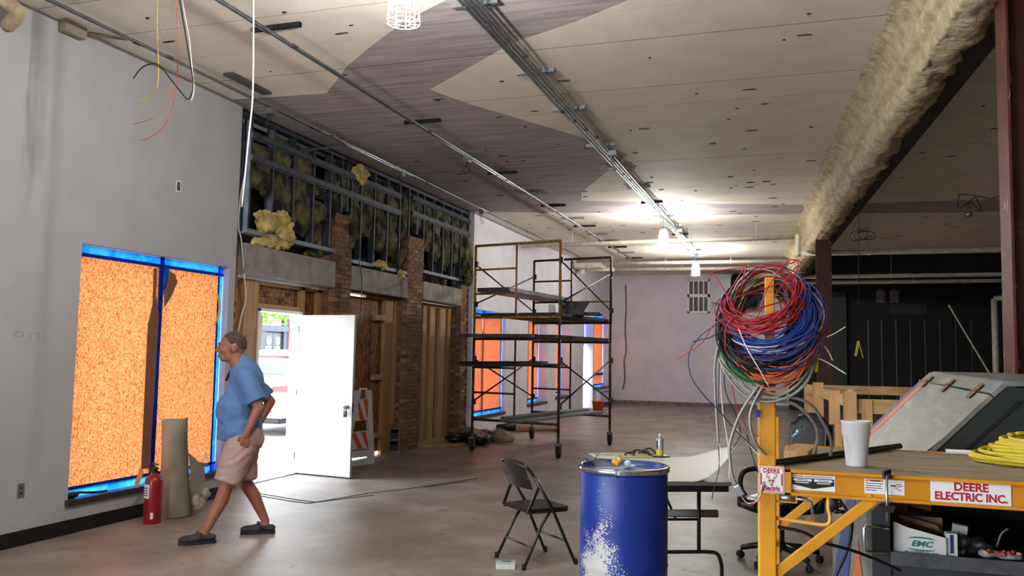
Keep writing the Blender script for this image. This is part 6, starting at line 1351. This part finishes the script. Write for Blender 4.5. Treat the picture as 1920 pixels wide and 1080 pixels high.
q = MB(); q.box(-.03, .03, 0, .03, 0, .13, .002); o = q.done('grey_card', mat('grey_card', '#a3a3a5', .6)); o.location = (.70, 4.33, ZS); o.rotation_euler = (.1, .12, 0); tag(o, 'pale grey card standing behind the upright pack', 'card')
R = random.Random(31)
for k in range(10):
    q = MB(); q.lathe([(.0085, 0), (.0075, .006), (.004, .022), (.002, .024)], 8); o = q.done('wire_nut', mat('red_wire_nut', '#b5453a', .5) if k % 4 else mat('tan_wire_nut', '#c99a78', .5)); o.location = (.80+.015*k+R.uniform(-.008, .008), 4.26+R.uniform(-.02, .02), ZS+.03+R.uniform(0, .012)); o.rotation_euler = (1.4, R.uniform(0, 3), R.uniform(0, 3)); tag(o, 'small plastic wire connector in the red heap on the shelf', 'wire nut', 'heap of wire nuts on the job box shelf')
q = MB(); 
for k in range(6): q.sphere((.02*k-.05, R.uniform(-.02, .02), .02), (.035, .035, .016), u=8, v=6)
o = remeshed('parts_bag', q, mat('clear_grey_bag', '#8d8f94', .25, bump=.5, bscale=30), None, .008, 1, disp=.01, dscale=30); o.location = (.86, 4.27, ZS); tag(o, 'crumpled clear parts bag under the red wire nuts', 'bag')
q = MB(); 
for k in range(6): q.sphere((R.uniform(-.05, .05), R.uniform(-.03, .03), .03+R.uniform(0, .03)), (.045, .03, .03), u=8, v=6)
o = remeshed('dark_bag', q, mat('dark_grey_bag', '#2f3135', .35, bump=.5, bscale=30), None, .008, 1, disp=.015, dscale=25); o.location = (.75, 4.33, ZS); tag(o, 'crumpled dark plastic bag behind the wire nuts', 'bag')
q = MB(); q.tube(spline([(0, 0, 0), (.02, 0, .06), (.05, .01, .085)], 5), .004, 6); o = q.done('green_tie', mat('green_tie', '#5f8f6a', .5)); o.location = (.86, 4.34, ZS+.04); tag(o, 'green cable tie sticking up among the bags', 'cable tie')
q = MB(); q.prism([(0, 0), (.2, 0), (.2, .14), (.06, .15), (.03, .10), (0, .16)], 0, .18); o = q.done('cardboard_box', M_card); o.location = (1.0, 4.26, ZS); tag(o, 'torn brown cardboard box at the right end of the job box shelf', 'box')
q = MB(); q.prism([(0, 0), (.09, 0), (.10, .13), (0, .16)], 0, .2); q.prism([(.1, .05), (.2, .03), (.2, .10), (.1, .12)], .02, .15); o = q.done('cardboard_box', M_card); o.location = (.425, 4.5, ZS+.12); tag(o, 'brown cardboard box behind the white carton in the job box', 'box')
q = MB(); q.box(0, .25, 0, .22, 0, .12, .003); o = q.done('cardboard_box', M_card); o.location = (.42, 4.5, ZS); tag(o, 'lower brown cardboard box behind the white carton', 'box')
# glass jar on the floor under the platform
T = thing('lamp_globe', 'clear glass jar globe lying on the floor under the platform', 'globe', (.1, 4.7, 0)); q = MB(); q.lathe([(.04, 0), (.085, .03), (.105, .1), (.1, .17), (.06, .22), (.05, .25)], 24); q.done('glass', mat('clear_glass', '#f2f6f6', .03, trans=1.0, ior=1.3), T)

# ------------------------------------------------------------------ timber guard frame behind the job box
T = thing('timber_guard_frame', 'pale pine guard frame of rails and short uprights behind the office chair', 'frame', (.4, 7.6, 0)); o_ = T.location.copy()
def TF(nm, fn): q = MB(); fn(q); ob = q.done(nm, M_wood_x if nm == 'rail' else M_wood, T); ob.location = (-o_.x, -o_.y, 0); return ob
c1, c2, c3, c4 = Vector((.40, 6.4, 0)), Vector((.16, 9.2, 0)), Vector((1.62, 9.35, 0)), Vector((1.9, 6.5, 0))
def Z(v, z): return Vector((v.x, v.y, z))
TF('rail', lambda q: q.beam(Z(c1, 1.37), Z(c2, 1.37), .038, .085, bev=.003)); TF('rail', lambda q: q.beam(Z(c2, 1.365), Z(c3, 1.365), .038, .085, bev=.003)); TF('rail', lambda q: q.beam(Z(c1, 1.345), Z(c4, 1.345), .038, .10, bev=.003))
for (p, z0, z1, w) in ((c1+Vector((-.02, -.03, 0)), 0, 1.445, .085), (c1+Vector((.09, 0, 0)), 1.2, 1.39, .07), (c1.lerp(c2, .22)+Vector((-.04, 0, 0)), 1.17, 1.43, .08), (c1.lerp(c2, .22)+Vector((.07, .0, 0)), 1.17, 1.44, .05), (c1.lerp(c2, .62)+Vector((-.03, 0, 0)), 1.15, 1.46, .09), (c2, 0, 1.41, .09), (c3, 0, 1.41, .09), (c4, 0, 1.41, .09), (c2.lerp(c3, .62), 0, 1.33, .09), (Vector((.31, 6.52, 0)), 0, 1.21, .05)):
    TF('upright', lambda q: q.beam(Z(p, z0), Z(p, z1), w, .038, up=(0, 1, 0), bev=.003))
# vent grille and duct on the back wall, wall hook
T = thing('vent_grille', 'white wall grille with two banks of slots on the back wall', 'vent', (-3.05, YB-.01, 0))
q = MB(); s_ = (YB)/31.6
x0, x1, z0, z1 = -.38, .38, 3.28, 5.02
for (a, b, c, d) in ((x0, x1, 3.20, 3.27), (x0, x1, 3.75, 3.86), (x0, x1, 4.30, 4.36), (x0, x0+.07, 3.2, 4.36), (x1-.07, x1, 3.2, 4.36)): q.box(a, b, -.05, 0, c, d, .004)
for k in range(1, 4): 
    x = x0+.035+(x1-x0-.07)*k/4; q.box(x-.02, x+.02, -.045, 0, 3.22, 4.34)
q.done('grille_frame', M_white, T)
for (a, b) in ((3.27, 3.75), (3.86, 4.30)):
    q = MB(); q.box(x0+.06, x1-.06, -.012, -.004, a, b); q.done('slot_bank', mat('grille_shadow', '#6b6866', .8), T)
T = thing('air_duct', 'grey tapered duct with a black round mouth high on the back wall', 'duct', (-1.6, YB-.62, 3.9)); q = MB(); q.prism([(-.95, -.36), (-.95, .3), (-.2, .48), (-.2, -.5)], -.3, .3); q.done('duct_taper', mat('grey_duct', '#7d7b80', .4, .3), T)
q = MB(); q.lathe([(.55, -.3), (.6, -.2), (.6, .5), (.5, .55)], 24, M=Matrix.Rotation(math.pi/2, 4, 'Y')); q.done('duct_mouth', M_black, T)
for k, x in enumerate((2.75, 3.15)):
    q = MB(); q.box(-.14, .14, -.1, 0, -.2, .2, .03); q.cyl((0, -.06, .2), (0, -.06, .3), .08, 10); o = q.done('alarm_bell', mat('faded_white_box', '#6a625e', .5)); o.location = (x, YB-.01, 3.75); tag(o, ('left one of the two small pale alarm boxes on the black wall', 'right one of the two small pale alarm boxes on the black wall')[k], 'alarm')
q = MB(); q.box(-.55, .55, -.02, 0, -.17, .17); o = q.done('wall_sign', mat('dim_sign', '#2e2c2b', .6)); o.location = (3.55, YB-.01, 3.32); tag(o, 'dim blank sign board on the black wall', 'sign')
